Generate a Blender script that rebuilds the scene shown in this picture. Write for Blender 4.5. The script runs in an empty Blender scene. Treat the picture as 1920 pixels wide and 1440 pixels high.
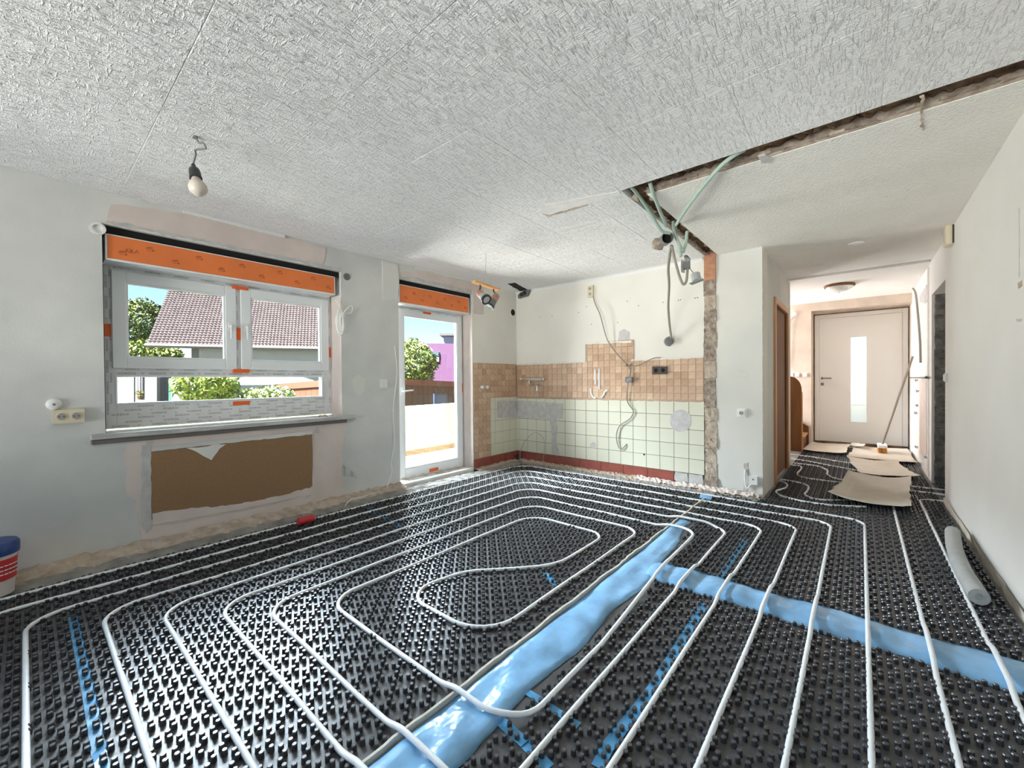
import bpy, bmesh, math, random
import numpy as np
from mathutils import Vector, Matrix
random.seed(7); rng = np.random.default_rng(7)
SC = bpy.context.scene; COL = SC.collection
R = math.radians

# ------------------------------------------------------------------ camera, sky, sun, exposure
HC = 1.18; FPX = 772.565
YAW, PITCH, ROLL = R(40.203), R(-.562), R(-.480)
fw = Vector((-math.sin(YAW)*math.cos(PITCH), math.cos(YAW)*math.cos(PITCH), math.sin(PITCH)))
r0 = Vector((math.cos(YAW), math.sin(YAW), 0)); u0 = r0.cross(fw)
rt = math.cos(ROLL)*r0 + math.sin(ROLL)*u0; up = -math.sin(ROLL)*r0 + math.cos(ROLL)*u0
cam = bpy.data.cameras.new('camera'); cam.sensor_width = 36; cam.lens = FPX/1920*36; cam.clip_start = .05; cam.clip_end = 300
camo = bpy.data.objects.new('camera', cam); COL.objects.link(camo)
camo.matrix_world = Matrix(((rt.x, up.x, -fw.x, 0), (rt.y, up.y, -fw.y, 0), (rt.z, up.z, -fw.z, HC), (0, 0, 0, 1)))
SC.camera = camo

W = bpy.data.worlds.new('sky'); SC.world = W; W.use_nodes = True
wn = W.node_tree; bg = wn.nodes['Background']
sky = wn.nodes.new('ShaderNodeTexSky'); sky.sky_type = 'NISHITA'; sky.sun_disc = False
sky.sun_elevation = R(52); sky.sun_rotation = R(185); sky.air_density = 1.0; sky.dust_density = .15; sky.ozone_density = 5.0
wn.links.new(sky.outputs[0], bg.inputs[0]); bg.inputs[1].default_value = .092

sun = bpy.data.lights.new('sun', 'SUN'); sun.energy = 14; sun.angle = R(.6); sun.color = (1, .96, .88)
suno = bpy.data.objects.new('sun', sun); COL.objects.link(suno)
SUN_FROM = Vector((.03, -.62, .78))
suno.rotation_euler = SUN_FROM.to_track_quat('Z', 'Y').to_euler()

# added area lamps outside the openings, filling the room beyond sun and sky
def fill_light(name, loc, target, sx, sy, watt, col=(1, .99, .985)):
    l = bpy.data.lights.new(name, 'AREA'); l.shape = 'RECTANGLE'; l.size = sx; l.size_y = sy; l.energy = watt; l.color = col
    o = bpy.data.objects.new(name, l); COL.objects.link(o); o.location = loc
    o.rotation_euler = (Vector(loc)-Vector(target)).to_track_quat('Z', 'Y').to_euler(); return o
fill_light('fill_rear', (-1.6, -7.0, .0), (-1.6, 2.0, 2.4), 4.0, 1.8, 300)  # added lamp, aimed up at the ceiling through the added rear window
fill_light('fill_rear_left', (-6.8, -3.2, 1.9), (.6, 2.4, 1.3), 2.4, 1.6, 34)  # added lamp, reaches the right wall through the added side window
fill_light('fill_balcony', (-5.08, 2.97, 1.1), (-2.4, 4.9, 1.95), .95, 1.9, 50)  # added lamp hidden behind the pier, fills tiled wall and ceiling corner
fill_light('fill_garden_side', (-9.5, 2.4, 5.1), (-3.0, 2.4, .9), 10, 3.0, 3000, (.74, .87, 1))  # added lamp above the view, standing in for a brighter sky
fill_light('fill_stair', (-2.45, 8.38, 1.55), (.6, 7.6, 1.3), .75, 1.0, 42)  # added lamp, brightens the hall through the invented stairwell opening

vs = SC.view_settings; vs.view_transform = 'Standard'; vs.look = 'None'; vs.gamma = 1; vs.use_curve_mapping = False
vs.exposure = 1.66
cy = SC.cycles; cy.max_bounces = 12; cy.diffuse_bounces = 8; cy.glossy_bounces = 4; cy.transparent_max_bounces = 16
cy.sample_clamp_indirect = 6; cy.caustics_reflective = False; cy.caustics_refractive = False

# ------------------------------------------------------------------ pixel helpers (photo 1920x1440 -> point on a plane)
def ray(x, y): return fw*FPX + rt*(x-960) - up*(y-720)
def onx(px, py, X): d = ray(px, py); t = X/d.x; return Vector((X, d.y*t, HC+d.z*t))
def ony(px, py, Y): d = ray(px, py); t = Y/d.y; return Vector((d.x*t, Y, HC+d.z*t))
def onz(px, py, Z): d = ray(px, py); t = (Z-HC)/d.z; return Vector((d.x*t, d.y*t, Z))
def atd(px, py, D): return ray(px, py)/FPX*D + Vector((0, 0, HC))

# ------------------------------------------------------------------ materials
MATS = {}
def mat(name, col, rough=.7, var=.0, vscale=3., bump=0., bscale=60., metal=0., spec=.5, col2=None, bdist=.004, mapping=None, detail=4, trans=0.):
    if name in MATS: return MATS[name]
    m = bpy.data.materials.new(name); m.use_nodes = True; n = m.node_tree; b = n.nodes['Principled BSDF']; L = n.links
    b.inputs['Roughness'].default_value = rough; b.inputs['Metallic'].default_value = metal; b.inputs['Specular IOR Level'].default_value = spec
    b.inputs['Base Color'].default_value = (*col, 1)
    tc = n.nodes.new('ShaderNodeTexCoord'); mp = n.nodes.new('ShaderNodeMapping'); L.new(tc.outputs['Object'], mp.inputs[0])
    if mapping: mp.inputs['Scale'].default_value = mapping
    if var or col2:
        t = n.nodes.new('ShaderNodeTexNoise'); t.inputs['Scale'].default_value = vscale; t.inputs['Detail'].default_value = detail
        L.new(mp.outputs[0], t.inputs['Vector'])
        cr = n.nodes.new('ShaderNodeValToRGB'); cr.color_ramp.elements[0].position = .35; cr.color_ramp.elements[1].position = .65
        c2 = col2 if col2 else tuple(min(1, c*(1+var)) for c in col)
        c1 = col if col2 else tuple(c*(1-var) for c in col)
        cr.color_ramp.elements[0].color = (*c1, 1); cr.color_ramp.elements[1].color = (*c2, 1)
        L.new(t.outputs['Fac'], cr.inputs[0]); L.new(cr.outputs[0], b.inputs['Base Color'])
    if bump:
        t = n.nodes.new('ShaderNodeTexNoise'); t.inputs['Scale'].default_value = bscale; t.inputs['Detail'].default_value = 3
        L.new(mp.outputs[0], t.inputs['Vector'])
        bp = n.nodes.new('ShaderNodeBump'); bp.inputs['Strength'].default_value = bump; bp.inputs['Distance'].default_value = bdist
        L.new(t.outputs['Fac'], bp.inputs['Height']); L.new(bp.outputs[0], b.inputs['Normal'])
    MATS[name] = m; return m

def relief_mat(name, col):
    """embossed ceiling tile: long strokes along Y, short ones along X"""
    m = mat(name, col, .85, var=.03, vscale=1.2); n = m.node_tree; L = n.links; b = n.nodes['Principled BSDF']
    tc = n.nodes.new('ShaderNodeTexCoord'); hs = []
    for sc, lo, hi, amp in (((105, 17, 1), .48, .68, 1.), ((26, 105, 1), .54, .74, .8), ((170, 170, 1), .35, .75, .3)):
        mp = n.nodes.new('ShaderNodeMapping'); mp.inputs['Scale'].default_value = sc; L.new(tc.outputs['Object'], mp.inputs[0])
        t = n.nodes.new('ShaderNodeTexNoise'); t.inputs['Scale'].default_value = 1; t.inputs['Detail'].default_value = 2.5; t.inputs['Distortion'].default_value = .25
        L.new(mp.outputs[0], t.inputs['Vector'])
        r = n.nodes.new('ShaderNodeMapRange'); r.inputs['From Min'].default_value = lo; r.inputs['From Max'].default_value = hi; r.inputs['To Max'].default_value = amp
        L.new(t.outputs['Fac'], r.inputs['Value']); hs.append(r.outputs[0])
    a = n.nodes.new('ShaderNodeMath'); a.operation = 'MAXIMUM'; L.new(hs[0], a.inputs[0]); L.new(hs[1], a.inputs[1])
    a2 = n.nodes.new('ShaderNodeMath'); a2.operation = 'ADD'; L.new(a.outputs[0], a2.inputs[0]); L.new(hs[2], a2.inputs[1])
    bp = n.nodes.new('ShaderNodeBump'); bp.inputs['Strength'].default_value = .9; bp.inputs['Distance'].default_value = .008
    L.new(a2.outputs[0], bp.inputs['Height']); L.new(bp.outputs[0], b.inputs['Normal'])
    return m

def glass_mat(name, tint=(.97, .98, .97), frost=0.):
    m = bpy.data.materials.new(name); m.use_nodes = True; n = m.node_tree; L = n.links; n.nodes.remove(n.nodes['Principled BSDF'])
    out = n.nodes['Material Output']; tr = n.nodes.new('ShaderNodeBsdfTransparent'); tr.inputs[0].default_value = (*tint, 1)
    if frost:
        tl = n.nodes.new('ShaderNodeBsdfTranslucent'); tl.inputs[0].default_value = (.95, .96, .95, 1)
        mx0 = n.nodes.new('ShaderNodeMixShader'); mx0.inputs[0].default_value = frost; L.new(tr.outputs[0], mx0.inputs[1]); L.new(tl.outputs[0], mx0.inputs[2]); base = mx0
    else: base = tr
    gl = n.nodes.new('ShaderNodeBsdfGlossy'); gl.inputs['Roughness'].default_value = .02
    fr = n.nodes.new('ShaderNodeFresnel'); fr.inputs['IOR'].default_value = 1.35
    mx = n.nodes.new('ShaderNodeMixShader'); L.new(fr.outputs[0], mx.inputs[0]); L.new(base.outputs[0], mx.inputs[1]); L.new(gl.outputs[0], mx.inputs[2])
    L.new(mx.outputs[0], out.inputs[0]); MATS[name] = m; return m

M_grey = mat('wall_grey_plaster', (.56, .565, .54), .9, col2=(.70, .695, .66), vscale=1.7, detail=7, bump=.25, bscale=110, bdist=.002)
M_pink = mat('bare_pink_plaster', (.66, .57, .52), .95, var=.05, vscale=5, bump=.2, bscale=80, bdist=.002)
M_cream = mat('cream_wall_plaster', (.80, .775, .70), .92, col2=(.72, .70, .64), vscale=1.3, bump=.2, bscale=110, bdist=.002)
M_pale = mat('pale_wall_plaster', (.66, .66, .62), .92, col2=(.74, .72, .66), vscale=1.5, bump=.25, bscale=120, bdist=.002)
M_warm = mat('warm_white_plaster', (.72, .70, .66), .92, col2=(.78, .765, .735), vscale=.9, bump=.25, bscale=130, bdist=.002)
M_hallpink = mat('hall_salmon_plaster', (.62, .52, .44), .95, var=.08, vscale=4, bump=.2)
M_white = mat('white_filler', (.80, .79, .76), .85, var=.05, vscale=9, bump=.3, bscale=60)
M_patch = mat('grey_mortar_patch', (.53, .515, .495), .95, var=.10, vscale=14, bump=.6, bscale=90)
M_mortar = mat('rough_mortar', (.40, .32, .245), .97, col2=(.58, .49, .395), vscale=16, bump=1., bscale=55, bdist=.01)
M_rubble = mat('broken_masonry', (.25, .19, .15), .97, col2=(.44, .38, .31), vscale=22, bump=1., bscale=50, bdist=.012)
M_rubble2 = mat('grey_block_masonry', (.13, .12, .115), .97, col2=(.26, .245, .23), vscale=18, bump=1., bscale=50, bdist=.012)
M_terra = mat('terracotta_brick', (.50, .25, .15), .9, var=.15, vscale=20, bump=.6, bscale=60)
M_brown_slot = mat('dark_brown_ceiling_slot', (.10, .06, .035), .95, col2=(.22, .13, .07), vscale=9, bump=1, bscale=40, bdist=.01)
M_void = mat('dark_void', (.012, .011, .01), 1)
M_tile_ceil = relief_mat('embossed_ceiling_tile', (.93, .925, .91))
M_beige_ceil = mat('grainy_beige_ceiling', (.87, .85, .79), .95, var=.03, vscale=2, bump=1., bscale=75, bdist=.012)
M_hall_ceil = mat('smooth_white_ceiling', (.82, .815, .79), .9, var=.03, vscale=2, bump=.3, bscale=150)
M_cove = mat('white_cove_paint', (.77, .765, .74), .9, var=.03, vscale=2)
M_cream_tile = mat('glazed_cream_tile', (.70, .69, .56), .14, var=.02, vscale=2, spec=.55)
M_grout = mat('dark_grout', (.15, .13, .105), .95)
M_grout_tan = mat('tan_grout', (.46, .34, .25), .95, bump=.4)
BROWN = [mat('brown_mosaic_%s' % k, c, .38, var=.10, vscale=25, spec=.4) for k, c in (('mid', (.55, .375, .255)), ('light', (.63, .45, .315)), ('deep', (.48, .315, .21)))]
M_red = mat('oxblood_base_tile', (.30, .085, .065), .3, var=.12, vscale=12)
M_fibre = mat('fibreboard', (.285, .17, .085), .95, var=.10, vscale=160, bump=.4, bscale=200)
M_pvc = mat('white_pvc', (.80, .82, .82), .28, spec=.5)
M_film = mat('protective_film_grey', (.76, .76, .755), .35, var=.06, vscale=7)
M_print = mat('film_black_print', (.06, .06, .06), .6)
M_orange = mat('orange_film', (.80, .20, .045), .45, var=.06, vscale=4)
M_oprint = mat('orange_film_brown_print', (.25, .05, .015), .6)
M_otape = mat('orange_red_tape', (.80, .13, .015), .5)
M_seal = mat('black_gasket', (.03, .03, .035), .5)
M_alu = mat('aluminium_spacer', (.72, .72, .70), .35, metal=.7)
M_glass = glass_mat('window_glass')
M_frost = glass_mat('frosted_glass', frost=.3)
M_sill = mat('grey_marble_sill', (.55, .55, .54), .35, col2=(.40, .39, .37), vscale=12, mapping=(3, .6, 3))
M_sillmortar = mat('dark_sill_bed', (.19, .165, .15), .95, bump=.6)
M_mat = mat('black_knob_sheet', (.066, .065, .066), .36, var=.15, vscale=6, spec=.42, bump=.25, bscale=30, bdist=.004)
M_knob = mat('black_knob_plastic', (.045, .045, .048), .26, spec=.8)
M_pipe = mat('white_pex_pipe', (.80, .82, .83), .33, var=.04, vscale=20)
M_blue = mat('blue_pe_foil', (.20, .42, .66), .26, var=.18, vscale=6, spec=.6, bump=.45, bscale=7, bdist=.035)
M_tape = mat('blue_joint_tape', (.06, .27, .50), .3, var=.2, vscale=15)
M_foam = mat('grey_edge_foam', (.60, .55, .47), .8, var=.1, vscale=20)
M_screed = mat('raw_concrete', (.20, .19, .175), .95, col2=(.32, .30, .27), vscale=10, bump=.8, bscale=40)
M_card = mat('grey_beige_cardboard', (.62, .565, .48), .9, var=.05, vscale=6, bump=.2, bscale=80)
M_tube = mat('grey_foam_tube', (.40, .41, .40), .75, var=.06, vscale=15, bump=.3, bscale=120)
M_wood = mat('oak_brown_wood', (.19, .075, .02), .7, var=.16, vscale=4, mapping=(8, 8, .6))
M_wood2 = mat('orange_wood_edge', (.52, .255, .10), .45, var=.12, vscale=4, mapping=(8, 8, .6))
M_doorw = mat('white_door_leaf', (.80, .78, .745), .45)
M_frame = mat('white_door_frame', (.76, .74, .70), .5)
M_socket = mat('ivory_socket_plastic', (.68, .60, .44), .35)
M_socketw = mat('white_socket_plastic', (.78, .78, .76), .35)
M_dark = mat('dark_brown_plastic', (.05, .04, .035), .4)
M_hole = mat('socket_recess', (.32, .31, .28), .5)
M_black = mat('black_plastic', (.03, .03, .032), .4)
M_chrome = mat('chrome', (.86, .86, .86), .18, metal=1)
M_cable = mat('grey_cable', (.30, .27, .22), .6)
M_cablew = mat('white_cable', (.82, .82, .78), .5)
M_wire = mat('thin_steel_wire', (.42, .40, .37), .5)
M_green = mat('pale_green_conduit', (.40, .53, .45), .55, var=.05, vscale=10)
M_bulb = mat('opal_bulb_glass', (.66, .58, .49), .3)
M_pine = mat('pine_bar', (.68, .36, .13), .5, var=.1, vscale=6)
M_copper = mat('rosy_copper_shade', (.48, .28, .21), .4, metal=.3)
M_dgrey = mat('dark_grey_shade', (.16, .165, .16), .5)
M_lens = mat('lamp_lens', (.22, .25, .26), .15)
M_broom = mat('orange_bristles', (.62, .27, .05), .9, var=.2, vscale=60)
M_handle = mat('weathered_broom_stick', (.22, .18, .14), .6)
M_bluelid = mat('blue_bucket_plastic', (.02, .055, .22), .35)
M_redlab = mat('red_label', (.55, .03, .035), .5)
M_balc = mat('white_balcony_tiles', (.56, .545, .50), .8)
M_parap = mat('cream_parapet', (.30, .285, .17), .9, var=.04, vscale=3)
M_stain = mat('brown_parapet_foot', (.13, .085, .045), .95, var=.15, vscale=8)

# ------------------------------------------------------------------ mesh builder
class MB:
    def __init__(s): s.v = []; s.f = []; s.mi = []
    def add(s, vs, fs, mi=0):
        o = len(s.v); s.v += [tuple(v) for v in vs]; s.f += [tuple(i+o for i in f) for f in fs]; s.mi += [mi]*len(fs); return s
    def box(s, x0, x1, y0, y1, z0, z1, mi=0):
        x0, x1 = sorted((x0, x1)); y0, y1 = sorted((y0, y1)); z0, z1 = sorted((z0, z1))
        v = [(x, y, z) for z in (z0, z1) for y in (y0, y1) for x in (x0, x1)]
        return s.add(v, [(0, 2, 3, 1), (4, 5, 7, 6), (0, 1, 5, 4), (2, 6, 7, 3), (0, 4, 6, 2), (1, 3, 7, 5)], mi)
    def obox(s, c, ax, ay, az, hx, hy, hz, mi=0):
        c = Vector(c); ax, ay, az = (Vector(a).normalized() for a in (ax, ay, az))
        v = [c+ax*i*hx+ay*j*hy+az*k*hz for k in (-1, 1) for j in (-1, 1) for i in (-1, 1)]
        return s.add(v, [(0, 2, 3, 1), (4, 5, 7, 6), (0, 1, 5, 4), (2, 6, 7, 3), (0, 4, 6, 2), (1, 3, 7, 5)], mi)
    def bbox(s, x0, x1, y0, y1, z0, z1, b, mi=0):
        """box with chamfered edges"""
        x0, x1 = sorted((x0, x1)); y0, y1 = sorted((y0, y1)); z0, z1 = sorted((z0, z1))
        bm = bmesh.new(); bmesh.ops.create_cube(bm, size=1)
        for v in bm.verts: v.co = Vector(((x0+x1)/2+v.co.x*(x1-x0), (y0+y1)/2+v.co.y*(y1-y0), (z0+z1)/2+v.co.z*(z1-z0)))
        bmesh.ops.bevel(bm, geom=bm.edges[:], offset=b, segments=1, affect='EDGES')
        bm.verts.index_update(); vs = [v.co[:] for v in bm.verts]; fs = [[v.index for v in f.verts] for f in bm.faces]; bm.free()
        return s.add(vs, fs, mi)
    def tube(s, pts, r, n=8, mi=0, cap=True):
        pts = [Vector(p) for p in pts]; rr = r if hasattr(r, '__len__') else [r]*len(pts)
        rings = []; t0 = (pts[1]-pts[0]).normalized(); nrm = t0.orthogonal().normalized()
        for i, p in enumerate(pts):
            t = (pts[min(i+1, len(pts)-1)]-pts[max(i-1, 0)]).normalized()
            nrm = (nrm-t*nrm.dot(t)); nrm = nrm.normalized() if nrm.length > 1e-6 else t.orthogonal().normalized()
            b = t.cross(nrm)
            rings.append([p+(nrm*math.cos(2*math.pi*k/n)+b*math.sin(2*math.pi*k/n))*rr[i] for k in range(n)])
        v = [q for g in rings for q in g]; f = []
        for i in range(len(pts)-1):
            for k in range(n): f.append((i*n+k, i*n+(k+1) % n, (i+1)*n+(k+1) % n, (i+1)*n+k))
        if cap: f.append(tuple(range(n-1, -1, -1))); f.append(tuple((len(pts)-1)*n+k for k in range(n)))
        return s.add(v, f, mi)
    def lathe(s, prof, o=(0, 0, 0), ax=(0, 0, 1), n=20, mi=0):
        """prof: (radius, height along axis) list"""
        ax = Vector(ax).normalized(); a = ax.orthogonal().normalized(); b = ax.cross(a); o = Vector(o)
        v = [o+ax*h+(a*math.cos(2*math.pi*k/n)+b*math.sin(2*math.pi*k/n))*max(r, 1e-5) for r, h in prof for k in range(n)]; f = []
        for i in range(len(prof)-1):
            for k in range(n): f.append((i*n+k, i*n+(k+1) % n, (i+1)*n+(k+1) % n, (i+1)*n+k))
        f.append(tuple(range(n-1, -1, -1))); f.append(tuple((len(prof)-1)*n+k for k in range(n)))
        return s.add(v, f, mi)
    def prism(s, poly, ext, mi=0):
        """poly: 3D planar outline, ext: vector"""
        p = [Vector(q) for q in poly]; e = Vector(ext); n = len(p)
        v = p+[q+e for q in p]
        return s.add(v, [tuple(range(n-1, -1, -1)), tuple(range(n, 2*n))]+[(i, (i+1) % n, n+(i+1) % n, n+i) for i in range(n)], mi)
    def build(s, name, mats, parent=None, smooth=False):
        me = bpy.data.meshes.new(name); me.from_pydata(s.v, [], s.f)
        if not isinstance(mats, (list, tuple)): mats = [mats]
        for m in mats: me.materials.append(m)
        if len(mats) > 1: me.polygons.foreach_set('material_index', s.mi)
        bm = bmesh.new(); bm.from_mesh(me); bmesh.ops.recalc_face_normals(bm, faces=bm.faces); bm.to_mesh(me); bm.free()
        if smooth:
            me.polygons.foreach_set('use_smooth', [True]*len(me.polygons))
            try: me.set_sharp_from_angle(angle=R(40))
            except Exception: pass
        o = bpy.data.objects.new(name, me); COL.objects.link(o)
        if parent is not None:
            o.parent = parent; o.matrix_parent_inverse = Matrix.Translation(-parent.location)
        return o
def tag(o, label, cat, group=None):
    o['label'] = label; o['category'] = cat
    if group: o['group'] = group
    return o
def thing(name, label, cat, loc=(0, 0, 0), group=None):
    o = bpy.data.objects.new(name, None); COL.objects.link(o); o.location = loc; o.empty_display_size = .05
    return tag(o, label, cat, group)
def struct(name, mb=None, m=None, label=None, parent=None, smooth=False):
    if mb is None: o = bpy.data.objects.new(name, None); COL.objects.link(o)
    else: o = mb.build(name, m, parent, smooth)
    if parent is None: o['kind'] = 'structure'
    if label: o['label'] = label
    return o
def inst(src, loc, parent, name=None):
    o = bpy.data.objects.new(name or src.name.split('.')[0], src.data); COL.objects.link(o); o.location = loc; o.parent = parent
    return o
def spline(pts, n=8):
    P = [Vector(p) for p in pts]; P = [P[0]*2-P[1]]+P+[P[-1]*2-P[-2]]; out = []
    for i in range(1, len(P)-2):
        a, b, c, d = P[i-1], P[i], P[i+1], P[i+2]
        for k in range(n):
            t = k/n; out.append(.5*((2*b)+(c-a)*t+(2*a-5*b+4*c-d)*t*t+(3*b-a-3*c+d)*t**3))
    out.append(P[-2]); return out
def jag(pts, amp, step, seed=1):
    """closed 3D outline -> ragged outline"""
    r = random.Random(seed); out = []
    for i in range(len(pts)):
        a, b = Vector(pts[i]), Vector(pts[(i+1) % len(pts)]); n = max(1, int((b-a).length/step))
        for k in range(n):
            p = a.lerp(b, k/n); out.append(p+Vector([r.uniform(-amp, amp) for _ in range(3)]))
    return out
def patch(plane, px, off, th, m, name, parent, amp=.006, step=.03, seed=1):
    """ragged plaster patch proud of a wall; plane ('x',X) or ('y',Y); px: photo outline"""
    ax, c = plane; f = onx if ax == 'x' else ony
    pts = [f(a, b, c) for a, b in px]
    if amp: pts = jag(pts, amp, step, seed)
    d = Vector((off, 0, 0)) if ax == 'x' else Vector((0, off, 0)); e = Vector((th, 0, 0)) if ax == 'x' else Vector((0, th, 0))
    for p in pts:
        if ax == 'x': p.x = c
        else: p.y = c
    return MB().prism([p+d for p in pts], e).build(name, m, parent)
def rough_strip(name, m, parent, org, du, dv, nu, nv, nrm, amp, seed=1, edge=0.):
    """noisy sheet: org + du*i + dv*j, displaced along nrm"""
    r = random.Random(seed); mb = MB(); org, du, dv, nrm = (Vector(q) for q in (org, du, dv, nrm)); vs = []
    for j in range(nv+1):
        for i in range(nu+1):
            h = r.uniform(-amp, amp); q = org+du*(i/nu)+dv*(j/nv)+nrm*h
            if edge and (j in (0, nv)): q += dv.normalized()*r.uniform(-edge, edge)
            vs.append(q)
    fs = [(j*(nu+1)+i, j*(nu+1)+i+1, (j+1)*(nu+1)+i+1, (j+1)*(nu+1)+i) for j in range(nv) for i in range(nu)]
    return mb.add(vs, fs).build(name, m, parent)
def cells(mb, u0, u1, v0, v1, holes, put):
    us = sorted({u0, u1, *[h[0] for h in holes], *[h[1] for h in holes]}); vz = sorted({v0, v1, *[h[2] for h in holes], *[h[3] for h in holes]})
    for a, b in zip(us, us[1:]):
        for c, d in zip(vz, vz[1:]):
            mu, mv = (a+b)/2, (c+d)/2
            if not any(h[0] < mu < h[1] and h[2] < mv < h[3] for h in holes): put(a, b, c, d)
_txt = {}
def text_shape(s):
    if s not in _txt:
        cu = bpy.data.curves.new('t', 'FONT'); cu.body = s; cu.size = 1; cu.align_x = 'CENTER'; cu.align_y = 'CENTER'; cu.resolution_u = 2
        o = bpy.data.objects.new('t', cu); COL.objects.link(o); bpy.context.view_layer.update()
        me = o.evaluated_get(bpy.context.evaluated_depsgraph_get()).to_mesh()
        _txt[s] = ([v.co.copy() for v in me.vertices], [tuple(p.vertices) for p in me.polygons])
        bpy.data.objects.remove(o); bpy.data.curves.remove(cu)
    return _txt[s]
def letter(mb, s, c, ex, ey, size, wide=1.6):
    """flat lettering centred at c with text axes ex, ey"""
    v, f = text_shape(s); c, ex, ey = Vector(c), Vector(ex), Vector(ey)
    mb.add([c+ex*p.x*size*wide+ey*p.y*size for p in v], f)

# ------------------------------------------------------------------ room shell
XL, YK, XR, ZC = -3.85, 4.665, .605, 2.46
XH = -.73; YB = -2.4; YF = 8.75
X_OUT = -4.17
SHX0, SHX1 = -1.245, -1.13      # ceiling slot along Y
SHY0, SHY1 = 2.635, 2.815        # ceiling slot along X

floor = struct('floor', MB().box(-4.17, 2.0, YB-.2, 9.4, -.12, -.004), M_screed)

# ceiling: embossed tiles + grainy plaster + hall plaster, with open slots between them
ceil = struct('ceiling', MB().box(-4.17, 2.2, YB-.3, 9.5, ZC+.10, ZC+.25), M_brown_slot)
bk = MB(); bk.box(XL-.02, SHX0, YB, YK+.02, ZC+.004, ZC+.10); bk.box(SHX0, 2.0, YB, SHY0, ZC+.004, ZC+.10)
bk.build('plasterboard', M_white, ceil)
TP = .5265; g = .0012
for i in range(-1, 9):
    for j in range(-5, 9):
        x1, x0 = .078+TP-TP*i, .078-TP*i
        y0 = .43+TP*j; y1 = y0+TP
        bx0, bx1, by0, by1 = max(x0, XL), min(x1, XR), max(y0, YB), min(y1, YK-.03)
        if bx1-bx0 < .02 or by1-by0 < .02: continue
        segs = [(bx0, bx1, by0, by1)]
        if by1 > SHY0 and bx1 > SHX0:                                   # clip at the torn slots
            segs = []
            if bx0 < SHX0: segs.append((bx0, SHX0, by0, by1))
            if by0 < SHY0: segs.append((max(bx0, SHX0), bx1, by0, SHY0))
        for a, b, c, d in segs:
            if b-a < .02 or d-c < .02: continue
            MB().bbox(a+g, b-g, c+g, d-g, ZC+random.uniform(-.0006, .0006), ZC+.006, .0015).build('ceiling_tile', M_tile_ceil, ceil)
cb = MB(); cells(cb, SHX1, 2.0, SHY1, 5.9, [], lambda a, b, c, d: cb.box(a, b, c, d, ZC, ZC+.10))
cb.build('grainy_plaster_ceiling', M_beige_ceil, ceil)
MB().box(-.73, 2.0, 5.9, 6.42, ZC, ZC+.10).build('hall_plaster_ceiling', M_hall_ceil, ceil)
MB().box(-2.2, 2.0, 6.55, 9.5, ZC, ZC+.10).build('entrance_plaster_ceiling', M_hall_ceil, ceil)
cf = MB(); cf.box(SHX1, XR, SHY1-.006, SHY1, ZC+.005, ZC+.1); cf.box(SHX1-.006, SHX1, SHY1-.006, YK, ZC+.005, ZC+.1); cf.build('slot_edge', M_rubble, ceil)
# torn plaster lips along the slots
def lip(pts, seed, m=M_mortar, dz=.02):
    r = random.Random(seed); mb = MB()
    for (x, y, sx, sy, h) in pts:
        n = 7; ang = sorted(r.uniform(0, 6.28) for _ in range(n))
        poly = [(x+math.cos(a)*sx*r.uniform(.7, 1.1), y+math.sin(a)*sy*r.uniform(.7, 1.1), ZC-h) for a in ang]
        mb.prism(poly, (r.uniform(-.01, .01), r.uniform(-.01, .01), dz+h))
    return mb
rr = random.Random(3)
for k in range(26):
    x = SHX1+.03+k*.067
    lip([(x, SHY1-.004+rr.uniform(-.012, .01), .05, .028, rr.uniform(-.04, -.008))], 10+k).build('plaster_rubble', M_mortar if k % 5 == 0 else M_rubble, ceil)
for k in range(22):
    y = SHY1+.02+k*.085
    lip([(SHX0+.012+rr.uniform(-.01, .012), y, .026, .055, rr.uniform(-.03, -.004))], 60+k).build('plaster_rubble', M_mortar if k % 4 == 0 else M_rubble, ceil)
    if k % 2: lip([(SHX1-.005, y, .02, .05, rr.uniform(-.02, .0))], 160+k).build('plaster_rubble', M_rubble, ceil)
rough_strip('slot_rubble', M_brown_slot, ceil, (SHX0-.01, SHY0, ZC+.055), (SHX1-SHX0+.02, 0, 0), (0, YK-SHY0, 0), 5, 60, (0, 0, 1), .02, 4)
rough_strip('slot_rubble', M_brown_slot, ceil, (SHX0, SHY0-.01, ZC+.055), (XR-SHX0, 0, 0), (0, SHY1-SHY0+.02, 0), 60, 5, (0, 0, 1), .02, 5)
MB().box(-.9, 1.0, 6.42, 6.55, ZC+.03, ZC+.09).build('slot_board', M_brown_slot, ceil)
# chiselled strip and filled patch left of the slot corner
def ceil_patch(px, m, name, th, seed):
    p = jag([onz(a, b, ZC) for a, b in px], .006, .03, seed)
    for q in p: q.z = ZC+.004
    MB().prism(p, (0, 0, -th-.004)).build(name, m, ceil)
ceil_patch([(1017, 385), (1085, 372), (1160, 358), (1163, 364), (1030, 404), (1016, 402)], M_white, 'filler_patch', .003, 3)
ceil_patch([(1046, 431), (1120, 412), (1125, 415), (1060, 434)], M_white, 'filler_patch', .002, 4)
ceil_patch([(1016, 400), (1030, 402), (1100, 382), (1101, 385), (1028, 406)], M_mortar, 'chiselled_edge', .0036, 5)
ceil_patch([(1420, 292), (1436, 290), (1450, 296), (1446, 303), (1428, 305)], M_patch, 'mortar_blob', .006, 6)
ceil_patch([(1726, 180), (1731, 180), (1731, 243), (1727, 245)], M_mortar, 'hanging_shred', .004, 8)
ceil_patch([(952, 532), (966, 530), (985, 541), (994, 545), (985, 551), (974, 545)], M_void, 'torn_hole', .001, 7)
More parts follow.
